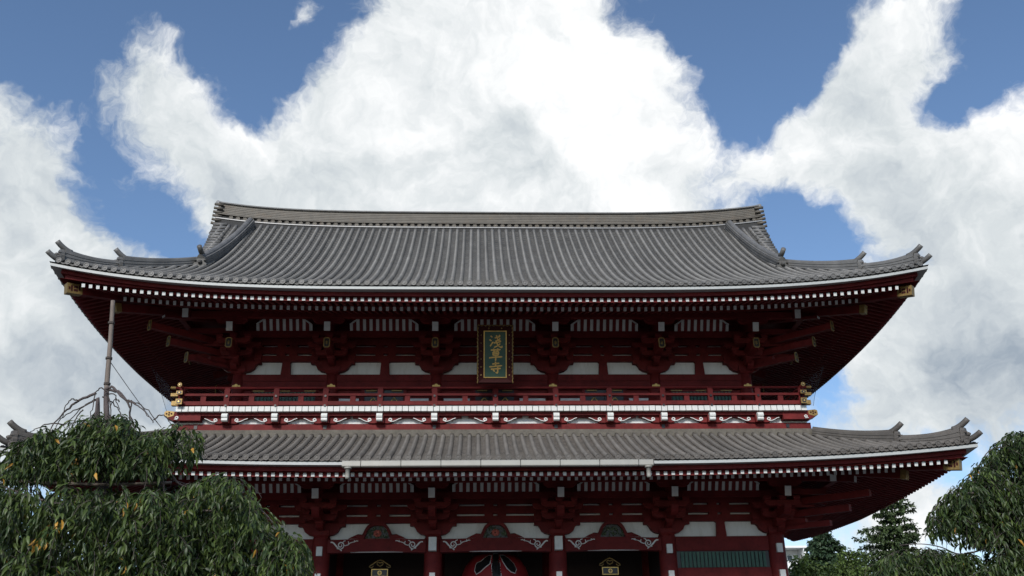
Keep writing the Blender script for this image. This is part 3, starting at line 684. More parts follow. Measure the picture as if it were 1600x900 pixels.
def build_upper_wall():
    for i, x in enumerate(UP_X):
        for y in (0, 4, 8):
            if y and 0 < i < 5 and y == 4: continue
            MB().lathe([(.235, 11.3), (.24, 12.6), (.235, 13.1)], (x, y, 0), 20).build('column', 'red_dark', upper_wall, True)
        MB().tube([(x, -.245, 12.56), (x, -.275, 12.56)], .07, 10).build('gilt_stud', 'gold', upper_wall)
        for s2 in (-1, 1): MB().tube([(x+s2*.11, -.23, 12.54), (x+s2*.11, -.255, 12.54)], .05, 8).build('gilt_stud', 'gold', upper_wall)
    for i in range(5):
        a, b = UP_X[i], UP_X[i+1]; xm = (a+b)/2
        MB().box(a+.2, b-.2, -.16, .1, 12.78, 13.045).build('wall_beam', 'red_dark', upper_wall)
        MB().box(a+.2, b-.2, -.12, .1, 12.45, 12.777).build('wall_beam', 'red_dark', upper_wall)
        strut(upper_wall, xm, 13.045, 13.596, -.06)
        MB().box(a+.2, b-.2, .03, .09, 11.38, 12.45).build('wall_panel', 'red_dark', upper_wall)
        if i in (0, 4):
            # green barred window
            MB().box(xm-1.2, xm+1.2, -.01, .028, 11.72, 12.36).build('window_recess', 'black', upper_wall)
            fr = MB().box(xm-1.28, xm+1.28, -.06, .02, 12.36, 12.44).build('window_frame', 'red_dark', upper_wall)
            sl = MB().prism_y([(-.04, -.31), (.04, -.31), (.04, .31), (-.04, .31)], -.07, -.015).mesh('window_slat', 'green')
            for k in range(17): link('window_slat', sl, upper_wall, (xm-1.12+k*.14, 0, 12.04))
            for k in (-1, 0, 1): MB().box(xm+k*1.0-.22, xm+k*1.0+.22, -.085, -.06, 12.375, 12.415).build('gilt_fitting', 'gold_dull', upper_wall)
        else:
            MB().box(xm-.82, xm-.012, -.03, .02, 11.4, 12.44).build('door_leaf', 'black', upper_wall)
            MB().box(xm+.012, xm+.82, -.03, .02, 11.4, 12.44).build('door_leaf', 'black', upper_wall)
            for s2 in (-1, 1):
                gilt_bud('gilt_boss', xm+s2*.41, -.034, 11.99, upper_wall)
                MB().box(xm+s2*.82-.06, xm+s2*.82+.06, -.08, .02, 11.4, 12.44).build('door_post', 'red_dark', upper_wall)
                xo = (b if s2 > 0 else a)-s2*.30; xi = xm+s2*.98
                MB().box(min(xo, xi), max(xo, xi), -.015, .026, 11.75, 12.10).build('white_panel', 'plaster', upper_wall)
                MB().box(xm+s2*.5-.2, xm+s2*.5+.2, -.10, -.03, 12.38, 12.42).build('gilt_fitting', 'gold_dull', upper_wall)
    for sg in (-1, 1): MB().box(sg*10.08-.06, sg*10.08+.06, .1, 8, 11.3, 13.04).build('side_wall', 'red_dark', upper_wall)
    MB().box(-10.1, 10.1, 7.9, 8.05, 11.3, 15.4).build('rear_wall', 'red_dark', upper_wall)
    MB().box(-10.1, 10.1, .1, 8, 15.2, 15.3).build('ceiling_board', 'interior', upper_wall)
build_upper_wall()

# ------------------------------------------------------------------ balcony
balcony = empty('balcony', gate)
SUP = [-10.08, -8.24, -6.4, -4.35, -2.3, 0, 2.3, 4.35, 6.4, 8.24, 10.08]
BX, BY = 11.76, -1.30
def spiral(cx, cz, r, turns, sgn, tail):
    pts = []
    for k in range(19):
        t = k/18; a = t*turns*2*math.pi; rr = r*(.22+.78*t); pts.append((cx+sgn*math.cos(a+math.pi)*rr, cz+math.sin(a+math.pi)*rr))
    return pts+tail
def ribbon(mb, pts, w, y, th=.03, taper=True):
    n = len(pts)
    L_, R_ = [], []
    for i, p in enumerate(pts):
        a = pts[max(i-1, 0)]; b = pts[min(i+1, n-1)]; dx, dz = b[0]-a[0], b[1]-a[1]; l = math.hypot(dx, dz) or 1
        ww = w/2*(1 if not taper else (.55+.45*math.sin(math.pi*min(1, .15+.85*i/n)))); nx, nz = -dz/l*ww, dx/l*ww
        L_.append((p[0]+nx, p[1]+nz)); R_.append((p[0]-nx, p[1]-nz))
    v = [(x, y-th, z) for x, z in L_]+[(x, y-th, z) for x, z in R_]+[(x, y, z) for x, z in L_]+[(x, y, z) for x, z in R_]
    f = []
    for i in range(n-1):
        f += [(i, i+1, n+i+1, n+i), (i, i+1, 2*n+i+1, 2*n+i), (n+i, n+i+1, 3*n+i+1, 3*n+i)]
    f += [(0, n, 3*n, 2*n), (n-1, 2*n-1, 4*n-1, 3*n-1)]
    mb.add(v, f)
def build_balcony():
    # white ended floor boards, each its own
    bd = MB(); bd.box(-.105, .105, -1.40, -.2, 11.205, 11.395, 0); bme = bd.mesh('floor_board', 'white')
    n = 51
    for i in range(-n, n):
        x = (i+.5)*.2335; link('floor_board', bme, balcony, (x, random.uniform(-.004, .004), random.uniform(-.003, .003)))
    MB().box(-11.85, 11.85, -1.37, 9.3, 11.22, 11.375).build('floor_deck', 'dark_tile', balcony)
    MB().box(-12.0, 12.0, -1.22, -1.09, 11.08, 11.203).build('edge_joist', 'red', balcony)
    MB().box(-12.1, 12.1, -1.02, -.5, 10.53, 10.815).build('base_beam', 'red', balcony)
    MB().box(-12.0, 12.0, -.92, -.75, 10.81, 11.21).build('plaster_panel', 'plaster', balcony)
    for sg in (-1, 1):
        MB().box(sg*11.5, sg*12.1, -.5, 8.7, 10.54, 11.2).build('base_beam', 'red', balcony)
    for x in LOW_X[1:-1]+[-11.2, 11.2]: MB().box(x-.06, x+.06, -1.04, -1.0, 10.62, 10.76).build('nail_cover', 'black', balcony)
    fist = MB().prism_x([(-.9, 10.84), (-1.36, 10.84), (-1.40, 10.88), (-1.38, 10.965), (-1.42, 10.975), (-1.44, 11.03), (-1.42, 11.10), (-1.36, 11.14), (-.9, 11.14)], -.11, .11).mesh('beam_nose', 'white')
    gaps = SUP[:]
    def curve(xa, s, reach):     # lower outline of the red cloud bracket right of a support
        return [(xa+s*.30, 10.818), (xa+s*.42, 10.83), (xa+s*reach*.62, 10.88), (xa+s*reach*.8, 10.95), (xa+s*reach, 10.99), (xa+s*(reach+.22), 11.035)]
    for i, x in enumerate(SUP):
        c = empty('balcony_bracket', balcony)
        link('beam_nose', fist, c, (x, 0, 0))
        reach = .74
        pl = curve(x, -1, reach); pr = curve(x, 1, reach)
        poly = list(reversed(pl))+pr+[(x+1.3, 11.035), (x+1.3, 11.078), (x-1.3, 11.078), (x-1.3, 11.035)]
        lo = [max(p[0], -11.95) for p in poly]
        hw = min([1.025]+[abs(x-q)/2 for q in SUP if q != x])
        poly = [(min(max(a, x-hw), x+hw), b) for a, b in poly]
        MB().prism_y(poly, -1.10, -.925).build('cloud_bracket', 'red', c)
        MB().box(x-.16, x+.16, -1.25, -1.1, 10.80, 11.075).build('bracket_arm', 'red', c)
        for s in (-1, 1):
            mb = MB(); cx, cz = x+s*.40, 10.94
            pts = spiral(cx, cz, .072, 1.05, s, [(x+s*.42, 10.875), (x+s*.52, 10.888), (x+s*.60, 10.92), (x+s*.70, 10.975), (x+s*.80, 11.005)])
            ribbon(mb, pts, .034, -1.102); mb.build('white_scroll', 'white', c)
    # end blocks with gilt corners
    for sg in (-1, 1):
        c = empty('balcony_end', balcony)
        MB().prism_y([(sg*11.0, 11.2), (sg*12.25, 11.26), (sg*12.32, 11.22), (sg*12.33, 11.08), (sg*12.10, 10.94), (sg*12.02, 10.90), (sg*11.0, 10.90)], -1.24, -.60).build('end_block', 'red', c)
        MB().prism_y([(sg*11.98, 11.245), (sg*12.26, 11.275), (sg*12.345, 11.235), (sg*12.35, 11.07), (sg*12.2, 11.02), (sg*12.0, 11.08)], -1.252, -.59).build('gilt_cap', 'gold_dull', c)
        for px, pz in ((12.08, 11.16), (12.17, 11.2), (12.26, 11.16), (12.17, 11.12)): MB().tube([(sg*px, -1.25, pz), (sg*px, -1.265, pz)], .034, 6).build('gilt_pattern', 'plaque_wood', c)
        mb = MB(); ribbon(mb, spiral(sg*11.86, 11.0, .065, 1.05, -sg, [(sg*11.82, 10.93), (sg*11.96, 10.95)]), .034, -1.242); mb.build('white_scroll', 'white', c)
    rl = empty('railing', gate)
    def rail(nm, z0, z1, w, ext, rnd):
        if rnd: MB().tube([(-BX-ext, BY, (z0+z1)/2), (BX+ext, BY, (z0+z1)/2)], (z1-z0)/2, 10).build(nm, 'red', rl, True)
        else: MB().box(-BX-ext, BX+ext, BY-w/2, BY+w/2, z0, z1).build(nm, 'red', rl)
        for sg in (-1, 1):
            if rnd: MB().tube([(sg*BX, BY-ext, (z0+z1)/2), (sg*BX, 9.3, (z0+z1)/2)], (z1-z0)/2, 10).build(nm, 'red', rl, True)
            else: MB().box(sg*BX-w/2, sg*BX+w/2, BY-ext, 9.3, z0+.004, z1+.004).build(nm, 'red', rl)
            zc = (z0+z1)/2; h = (z1-z0)/2
            if rnd:
                MB().tube([(sg*(BX+ext-.16), BY, zc), (sg*(BX+ext+.03), BY, zc+.01)], h+.012, 10).build('gilt_cap', 'gold_dull', rl)
                MB().tube([(sg*BX, BY-ext+.05, zc), (sg*BX, BY-ext-.02, zc)], h+.035, 12).build('gilt_cap', 'gold_dull', rl)
                MB().tube([(sg*BX, BY-ext-.02, zc), (sg*BX, BY-ext-.03, zc)], h+.005, 12).build('cap_inset', 'black', rl)
                MB().tube([(sg*BX, BY-ext-.03, zc), (sg*BX, BY-ext-.04, zc)], h*.5, 12).build('cap_boss', 'gold', rl)
            else:
                MB().box(min(sg*(BX+ext-.22), sg*(BX+ext+.04)), max(sg*(BX+ext-.22), sg*(BX+ext+.04)), BY-w/2-.012, BY+w/2+.012, z0-.012, z1+.012).build('gilt_cap', 'gold_dull', rl)
                g2 = .045 if h > .05 else .03
                MB().box(sg*BX-w/2-g2, sg*BX+w/2+g2, BY-ext-.02, BY-ext+.05, zc-h-g2*.7, zc+h+g2*.7).build('gilt_cap', 'gold_dull', rl)
                MB().prism_y([(sg*BX+a*(w/2), zc+b*h) for a, b in ((-.6,-1),(.6,-1),(1,-.5),(1,.5),(.6,1),(-.6,1),(-1,.5),(-1,-.5))], BY-ext-.03, BY-ext-.018).build('cap_inset', 'black', rl)
                MB().tube([(sg*BX, BY-ext-.03, zc), (sg*BX, BY-ext-.04, zc)], h*.45, 10).build('cap_boss', 'gold', rl)
    rail('bottom_rail', 11.455, 11.60, .15, .30, False)
    rail('middle_rail', 11.81, 11.90, .17, .36, False)
    rail('top_rail', 12.095, 12.185, .1, .42, True)
    for i, x in enumerate(SUP+[-11.76, 11.76]):
        MB().box(x-.10, x+.10, BY-.09, BY+.09, 11.40, 12.06).build('rail_post', 'red', rl)
        MB().prism_y([(x-.12, 12.0), (x+.12, 12.0), (x+.08, 12.11), (x-.08, 12.11)], BY-.08, BY+.08).build('rail_saddle', 'red', rl)
        for z in (11.79, 11.42): MB().tube([(x, BY-.10, z), (x, BY-.135, z)], .045, 8).build('nail_cover', 'black', rl)
    for i in range(len(SUP)-1):
        x = (SUP[i]+SUP[i+1])/2; MB().box(x-.10, x+.10, BY-.06, BY+.06, 11.60, 11.81).build('short_post', 'red', rl)
    for sg in (-1, 1): MB().box(sg*10.95-.1, sg*10.95+.1, BY-.06, BY+.06, 11.60, 11.81).build('short_post', 'red', rl)
build_balcony()

# ------------------------------------------------------------------ lower storey
lower_wall = empty('lower_wall', gate)
def scroll_group(parent, xc, s, z0):
    # white painted tendrils near a beam end; s points away from the column
    def P(l): return [(xc+s*a, z0+b) for a, b in l]
    mb = MB(); ribbon(mb, P([(.06, .34), (.12, .345), (.18, .31), (.24, .24), (.32, .16), (.42, .09), (.48, .04)]), .05, -.253); mb.build('white_scroll', 'white', parent)
    sp = []
    for k in range(22):
        t = k/21; a = -math.pi*.6+t*2.9*math.pi; rr = .14*(1-t*.78); sp.append((.43+rr*math.cos(a), .235+rr*math.sin(a)))
    mb = MB(); ribbon(mb, P([(.30, .12)]+sp), .036, -.253); mb.build('white_scroll', 'white', parent)
    for l in ([(.50, .33), (.54, .38), (.60, .40)], [(.52, .25), (.60, .22), (.70, .25), (.78, .32), (.86, .34)], [(.70, .25), (.72, .32), (.70, .37)], [(.84, .34), (.92, .35), (1.0, .39), (1.06, .38)], [(.92, .35), (.93, .41)]):
        mb = MB(); ribbon(mb, P(l), .028, -.253); mb.build('white_scroll', 'white', parent)
def frog_leg(xm, z0, flower, parent):
    k = empty('frog_leg_strut', parent, (xm, -.10, z0))
    half = [(0, .585), (.18, .58), (.33, .52), (.44, .38), (.51, .22), (.57, .11), (.62, .12), (.66, .17), (.74, .17), (.80, .12), (.86, .10), (.95, .06), (1.05, .0)]
    inner = [(.47, .0), (.41, .18), (.33, .35), (.2, .46), (0, .48)]
    for s in (-1, 1):
        poly = [(s*a, b) for a, b in half]+[(s*a, b) for a, b in inner]
        # split the outline into quads: outer chain against inner chain
        mb = MB()
        m = 14
        def chain(c, t):
            L = [0]
            for i in range(1, len(c)): L.append(L[-1]+math.hypot(c[i][0]-c[i-1][0], c[i][1]-c[i-1][1]))
            q = t*L[-1]
            for i in range(1, len(c)):
                if q <= L[i]+1e-9: u = (q-L[i-1])/max(1e-9, L[i]-L[i-1]); return (lerp(c[i-1][0], c[i][0], u), lerp(c[i-1][1], c[i][1], u))
            return c[-1]
        inn = list(reversed(inner))
        v = []
        for i in range(m+1):
            o = chain(half, i/m); n_ = chain(inn, min(1, i/m*1.25)); v += [(s*o[0], -.17, o[1]), (s*n_[0], -.17, n_[1]), (s*o[0], .0, o[1]), (s*n_[0], .0, n_[1])]
        f = []
        for i in range(m): f += [(4*i, 4*i+4, 4*i+5, 4*i+1), (4*i, 4*i+4, 4*i+6, 4*i+2), (4*i+1, 4*i+5, 4*i+7, 4*i+3)]
        mb.add(v, f); mb.build('strut_leg', 'red_dark', k)
    MB().prism_y([(-.47, 0), (.47, 0), (.36, .3), (.18, .47), (-.18, .47), (-.36, .3)], -.04, .0).build('carving_ground', 'black', k)
    r = random.Random(int(xm*10)+3)
    for i in range(40):
        a = r.uniform(0, 6.3); x = r.uniform(-.41, .41); z = r.uniform(.04, .44*(1-abs(x)*1.3)+.1*(1-abs(x))); l = r.uniform(.05, .09)
        mb = MB(); dx, dz = math.cos(a), math.sin(a)
        mb.add([(x-dx*l, -.05, z-dz*l), (x+dz*l*.5, -.075, z-dx*l*.5), (x+dx*l, -.055, z+dz*l), (x-dz*l*.5, -.075, z+dx*l*.5), (x, -.10, z)], [(0,1,4),(1,2,4),(2,3,4),(3,0,4)])
        mb.build('carved_leaf', 'carve_green', k)
    if flower:
        for i in range(7):
            a = i*2*math.pi/7; mb = MB(); cx, cz = .085*math.cos(a), .2+.075*math.sin(a)
            mb.add([(cx, -.13, cz)]+[(cx+.07*math.cos(t*math.pi/4), -.10, cz+.06*math.sin(t*math.pi/4)) for t in range(8)], [(0, 1+t, 1+(t+1) % 8) for t in range(8)]); mb.build('carved_petal', 'carve_red', k)
def build_lower():
    for i, x in enumerate(LOW_X):
        for y in (0, 4, 8):
            MB().lathe([(.36, 0), (.36, .12), (.33, .16), (.33, 5), (.325, 6.72), (.30, 6.8)], (x, y, 0), 24).build('column', 'red', lower_wall, True)
        big = abs(x) < 3
        if big: MB().box(x-.14, x+.14, -.62, -.30, 6.22, 6.70).build('beam_nose', 'white', lower_wall)
        else: MB().box(x-.105, x+.105, -.44, -.30, 6.09, 6.41).build('beam_nose', 'white', lower_wall)
        MB().box(x-.10, x+.10, -.44, -.30, 5.12, 5.47).build('beam_nose', 'white', lower_wall)
    for i in range(5):
        a, b = LOW_X[i]+.31, LOW_X[i+1]-.31; xm = (a+b)/2
        if i in (0, 4):
            MB().box(a, b, -.12, .1, 6.20, 6.722).build('wall_beam', 'red', lower_wall)
            strut(lower_wall, xm, 6.722, 7.276, -.06)
            MB().box(a, b, -.04, .1, 5.60, 6.197).build('window_recess', 'black', lower_wall)
            sl = MB().prism_y([(-.05, -.27), (.05, -.27), (.05, .27), (-.05, .27)], -.10, -.045).mesh('window_slat', 'green')
            for k in range(22): link('window_slat', sl, lower_wall, (xm+(k-10.5)*.146, 0, 5.885))
            MB().box(a, b, -.10, .1, 0, 5.597).build('wall_panel', 'red', lower_wall)
        else:
            kb = MB(); n = 12; v = []; 
            for j in range(n+1):
                u = j/n; x = lerp(a-.05, b+.05, u); arch = .05*math.sin(math.pi*u)
                v += [(x, -.25, 6.20+arch*.9), (x, -.25, 6.66+arch), (x, .1, 6.20+arch*.9), (x, .1, 6.66+arch)]
            f = []
            for j in range(n): f += [(4*j, 4*j+4, 4*j+5, 4*j+1), (4*j+1, 4*j+5, 4*j+7, 4*j+3), (4*j, 4*j+4, 4*j+6, 4*j+2)]
            kb.add(v, f); kb.build('rainbow_beam', 'red', lower_wall)
            MB().box(xm-.95, xm+.95, -.235, -.1, 6.225, 6.246).build('beam_trim', 'white', lower_wall)
            for s, xe in ((1, a), (-1, b)): scroll_group(lower_wall, xe, s, 6.24)
            frog_leg(xm, 6.70, i != 3, lower_wall)
    # sides, rear, ceiling of the passage
    for sg in (-1, 1): MB().box(sg*10.5-.06, sg*10.5+.06, 0, 8, 0, 6.75).build('side_wall', 'red', lower_wall)
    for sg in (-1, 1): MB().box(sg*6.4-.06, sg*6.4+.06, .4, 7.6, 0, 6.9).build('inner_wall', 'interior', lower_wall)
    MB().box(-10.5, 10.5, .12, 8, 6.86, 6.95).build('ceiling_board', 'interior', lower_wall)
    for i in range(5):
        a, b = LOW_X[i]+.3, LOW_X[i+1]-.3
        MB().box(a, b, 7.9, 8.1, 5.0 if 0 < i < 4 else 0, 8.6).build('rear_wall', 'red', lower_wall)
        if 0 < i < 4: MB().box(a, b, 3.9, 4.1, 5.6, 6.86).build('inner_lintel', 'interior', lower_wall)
build_lower()

# gutter on the lower eave, in panels, with two spouts
def build_gutter():
    gt = empty('gutter', gate)
    edges = [-5.03, -4.42]+[-4.42+1.282*k for k in range(1, 8)]+[5.03]
    edges[8] = 4.42+.12
    for a, b in zip(edges[:-1], edges[1:]):
        MB().prism_x([(-5.44, 8.37), (-5.60, 8.37), (-5.62, 8.34), (-5.62, 8.20), (-5.59, 8.17), (-5.44, 8.17)], a+.012, b-.012).build('gutter_panel', 'gutter', gt)
        MB().box(b-.012, b+.012, -5.60, -5.46, 8.18, 8.36).build('gutter_seam', 'dark_tile', gt)
    for x in (-4.83, 4.86):
        MB().lathe([(.12, 8.165), (.12, 8.12), (.075, 8.12), (.075, 7.86), (.07, 7.80)], (x, -5.53, 0), 14).build('downspout', 'gutter', gt, True)
build_gutter()

# ------------------------------------------------------------------ plaque, lanterns
def brush(mb, pts, w, y, th, n=8):
    # one brush stroke: a smooth ribbon with a heavy start and a pointed or blunt finish
    P = [Vector((a, 0, b)) for a, b in pts]
    Q = []
    for i in range(len(P)-1):
        p0 = P[max(i-1, 0)]; p1 = P[i]; p2 = P[i+1]; p3 = P[min(i+2, len(P)-1)]
        for k in range(n):
            t = k/n; Q.append(.5*((2*p1)+(-p0+p2)*t+(2*p0-5*p1+4*p2-p3)*t*t+(-p0+3*p1-3*p2+p3)*t**3))
    Q.append(P[-1]); m = len(Q); L_ = []; R_ = []
    for i, p in enumerate(Q):
        d = (Q[min(i+1, m-1)]-Q[max(i-1, 0)]).normalized(); nn = Vector((-d.z, 0, d.x)); u = i/(m-1)
        ww = w/2*(1.05-.45*math.sin(math.pi*min(1, u*1.1))*.6)*(1 if u < .8 else 1-.55*(u-.8)/.2)*(.6+.4*min(1, u/.08))
        L_.append(p+nn*ww); R_.append(p-nn*ww)
    v = [(p.x, y-th, p.z) for p in L_]+[(p.x, y-th, p.z) for p in R_]+[(p.x, y, p.z) for p in L_]+[(p.x, y, p.z) for p in R_]; f = []
    for i in range(m-1): f += [(i, i+1, m+i+1, m+i), (i, i+1, 2*m+i+1, 2*m+i), (m+i, m+i+1, 3*m+i+1, 3*m+i)]
    f += [(0, m, 3*m, 2*m), (m-1, 2*m-1, 4*m-1, 3*m-1)]
    mb.add(v, f)
GLYPHS = [
    [[(.10,.95),(.24,.82)], [(.00,.64),(.17,.54)], [(.06,.10),(.16,.26),(.30,.46)], [(.42,.78),(.62,.82),(.86,.90)], [(.56,1.0),(.62,.76),(.74,.58),(.94,.50)], [(.86,.74),(.70,.60),(.46,.50)], [(.76,1.0),(.86,.93)],
     [(.34,.36),(.60,.40),(.92,.48)], [(.54,.56),(.62,.30),(.76,.10),(.98,.0),(1.0,.14)], [(.86,.32),(.66,.14),(.36,.0)], [(.78,.56),(.88,.50)]],
    [[(.10,.86),(.50,.88),(.90,.90)], [(.34,1.0),(.38,.76)], [(.68,1.02),(.62,.77)], [(.28,.70),(.30,.40)], [(.28,.69),(.52,.71),(.72,.71),(.70,.40)], [(.30,.56),(.70,.57)], [(.30,.42),(.70,.43)], [(-.04,.20),(.45,.26),(1.04,.30)], [(.50,.42),(.50,.20),(.49,-.06)]],
    [[(.22,.80),(.50,.84),(.80,.87)], [(.48,1.02),(.50,.62)], [(-.02,.56),(.45,.60),(1.02,.66)], [(.10,.34),(.50,.38),(.92,.42)], [(.66,.54),(.67,.26),(.64,.02),(.50,.08)], [(.28,.30),(.42,.14)]]]
def build_plaque():
    p0 = Vector((-.02, -1.92, 12.10)); tilt = math.atan2(.68, 2.12)
    pl = empty('temple_plaque', None, p0, label='tall green plaque with gold characters hung under the upper eave', category='plaque'); pl.rotation_euler.x = tilt
    W, H = .69, 2.22
    MB().box(-W, W, -.02, .10, 0, H).build('back_board', 'plaque_wood', pl)
    # sloping carved frame around the green field
    fi = [(-.435, .22), (.435, .22), (.435, 1.99), (-.435, 1.99)]; fo = [(-.64, .05), (.64, .05), (.64, 2.17), (-.64, 2.17)]
    mb = MB(); v = [(x, -.05, z) for x, z in fi]+[(x, -.13, z) for x, z in fo]+[(x, -.02, z) for x, z in fo]
    mb.add(v, [(i, (i+1) % 4, (i+1) % 4+4, i+4) for i in range(4)]+[(i+4, (i+1) % 4+4, (i+1) % 4+8, i+8) for i in range(4)]); mb.build('carved_frame', 'plaque_wood', pl)
    MB().box(-.40, .40, -.055, -.02, .25, 1.96).build('green_field', 'plaque_green', pl)
    for x0, x1, z0, z1 in ((-.435, -.395, .22, 1.99), (.395, .435, .22, 1.99), (-.395, .395, .22, .255), (-.395, .395, 1.955, 1.99)):
        MB().box(x0, x1, -.085, -.05, z0, z1).build('gilt_fillet', 'gold', pl)
    # gilt wavy border
    for s in (-1, 1):
        pts = [(s*(.655+.014*math.sin(k*1.9)), -.14, .02+2.17*k/48) for k in range(49)]
        MB().tube(pts, [.022 if k < 9 else .026+.014*math.sin(k*2.1) for k in range(49)], 6).build('gilt_border', 'gold_dull', pl, True)
        for k in range(6):
            MB().tube([(s*.53, -.105, .32+k*.30), (s*.53, -.125, .33+k*.30)], .022, 6).build('gilt_rivet', 'gold_dull', pl)
    pts = [(-.66+1.32*k/36, -.14, 2.185+.016*math.sin(k*1.4)) for k in range(37)]
    MB().tube(pts, [.022+.012*math.sin(k*1.7) for k in range(37)], 6).build('gilt_border', 'gold_dull', pl, True)
    for s in (-1, 1): MB().tube([(s*.24, -.115, 2.075), (s*.24, -.135, 2.08)], .03, 6).build('gilt_rivet', 'gold_dull', pl)
    for gi, (gl, zc, gw, gh) in enumerate(zip(GLYPHS, (1.36, .88, .40), (.47, .46, .46), (.46, .44, .42))):
        for st in gl:
            mb = MB(); brush(mb, [(-gw/2+.02+a*gw, zc+b*gh) for a, b in st], .062 if gi else .055, -.056, .022); mb.build('gilt_stroke', 'gold', pl)
build_plaque()

def build_lantern():
    cx, cy, zt, Rm = .02, 1.75, 6.30, 1.36
    ln = empty('paper_lantern', None, (cx, cy, 3.0), label='huge red paper lantern with bold black character in the central doorway', category='lantern')
    def rad(z):       # z above the lantern base
        t = z/3.3; return Rm*(.60+.40*(1-abs(2*t-1)**3.2))
    prof = [(rad(3.3*k/66)+(.012 if k % 2 else 0), 3.3*k/66) for k in range(67)]
    MB().lathe([(.8, 0)]+prof+[(.8, 3.3)], n=40).build('paper_body', 'lantern_red', ln, True)
    MB().lathe([(.84, 3.30), (.90, 3.31), (.90, 3.45), (.80, 3.46)], n=40).build('top_ring', 'black', ln, True)
    MB().lathe([(.80, -.16), (.90, -.15), (.90, -.01), (.84, 0)], n=40).build('bottom_ring', 'black', ln, True)
    MB().tube([(0, 0, 3.4), (0, 0, 3.86)], .05, 8).build('hanger', 'bronze', ln)
    def wrap(poly, off, m, nm):
        mb = MB(); c = (sum(a for a, b in poly)/len(poly), sum(b for a, b in poly)/len(poly))
        def S(a, b, o): r = rad(b)+o; th = a/Rm; return (math.sin(th)*r, -math.cos(th)*r, b)
        rings = [[(lerp(c[0], a, q), lerp(c[1], b, q)) for a, b in poly] for q in (1, .66, .33)]; n = len(poly)
        v = [S(a, b, off) for rg in rings for a, b in rg]+[S(*c, off)]+[S(a, b, 0) for a, b in poly]
        f = [(k*n+i, k*n+(i+1) % n, (k+1)*n+(i+1) % n, (k+1)*n+i) for k in (0, 1) for i in range(n)]+[(2*n+i, 2*n+(i+1) % n, 3*n) for i in range(n)]+[(i, (i+1) % n, 3*n+1+(i+1) % n, 3*n+1+i) for i in range(n)]
        mb.add(v, f); mb.build(nm, m, ln)
    strokes = [[(-.14, 3.26), (.14, 3.27), (.16, 2.9), (.17, 2.5), (.16, 2.2), (.02, 2.02), (-.26, 2.2), (-.1, 2.35), (-.15, 2.8)],
               [(-.22, 3.20), (-.34, 3.22), (-.50, 3.14), (-.62, 3.02), (-.78, 2.98), (-.82, 2.90), (-.80, 2.72), (-.70, 2.60), (-.55, 2.68), (-.40, 2.82), (-.24, 2.92)],
               [(.22, 3.22), (.42, 3.22), (.60, 3.12), (.76, 2.94), (.80, 2.76), (.70, 2.62), (.55, 2.66), (.42, 2.78), (.30, 3.0)]]
    strokes = [[(a*1.12, 3.27-(3.27-b)*1.1) for a, b in st] for st in strokes]
    for st in strokes:
        c = (sum(a for a, b in st)/len(st), sum(b for a, b in st)/len(st))
        big = []
        for a, b in st:
            d = math.hypot(a-c[0], b-c[1]) or 1; big.append((a+(a-c[0])/d*.035, min(3.29, b+(b-c[1])/d*.035)))
        wrap(big, .022, 'white', 'stroke_outline'); wrap(st, .036, 'black', 'painted_stroke')
build_lantern()
def build_hanging_lantern(x, lab):
    h = empty('hanging_lantern', None, (x, 1.5, 4.2), label=lab, category='lantern', group='bronze lanterns in the side doorways')
    MB().lathe([(.30, 0), (.34, .08), (.34, .9), (.30, 1.0)], n=6).build('lantern_body', 'bronze', h)
    MB().lathe([(.62, 1.0), (.66, 1.06), (.40, 1.24), (.16, 1.52), (.08, 1.6)], n=6).build('lantern_roof', 'bronze', h)
    MB().tube([(0, 0, 1.6), (0, 0, 2.66)], .03, 6).build('hanger', 'bronze', h)
    MB().box(-.29, .29, -.46, -.40, 1.32, 1.56).build('name_plate', 'black', h)
    for a, b, c, d in ((-.31, -.28, 1.30, 1.58), (.28, .31, 1.30, 1.58), (-.28, .28, 1.30, 1.33), (-.28, .28, 1.55, 1.58)): MB().box(a, b, -.475, -.39, c, d).build('gilt_frame', 'gold', h)
    mb = MB(); pts = [(-.40, 1.64), (-.37, 1.71), (-.30, 1.74), (-.22, 1.80), (-.10, 1.88), (0, 1.91), (.10, 1.88), (.22, 1.80), (.30, 1.74), (.37, 1.71), (.40, 1.64)]; ribbon(mb, pts, .03, -.42, .03, False); mb.build('gilt_gable', 'gold_dull', h)
    mb = MB(); ribbon(mb, [(0, 1.80), (-.06, 1.83), (-.12, 1.80), (-.10, 1.74), (0, 1.68), (.10, 1.74), (.12, 1.80), (.06, 1.83), (0, 1.80)], .026, -.42, .03, False); mb.build('gilt_heart', 'gold_dull', h)
    for s in (-1, 1):
        mb = MB(); ribbon(mb, [(s*.40, 1.66), (s*.34, 1.63), (s*.27, 1.66), (s*.24, 1.70)], .022, -.42, .03, False); mb.build('gilt_curl', 'gold_dull', h)
    MB().tube([(0, -.46, 1.44), (0, -.475, 1.44)], .085, 14).build('gilt_crest', 'gold', h)
    mb = MB()
    ribbon(mb, [(0, 1.38), (0, 1.50)], .02, -.476, .008, False); mb.build('crest_mark', 'black', h)
    mb = MB(); ribbon(mb, [(-.06, 1.44), (.06, 1.44)], .02, -.478, .008, False); mb.build('crest_mark', 'black', h)
build_hanging_lantern(-4.33, 'dark bronze lantern with gilt gable in the doorway left of the red lantern')
build_hanging_lantern(4.37, 'dark bronze lantern with gilt gable in the doorway right of the red lantern')

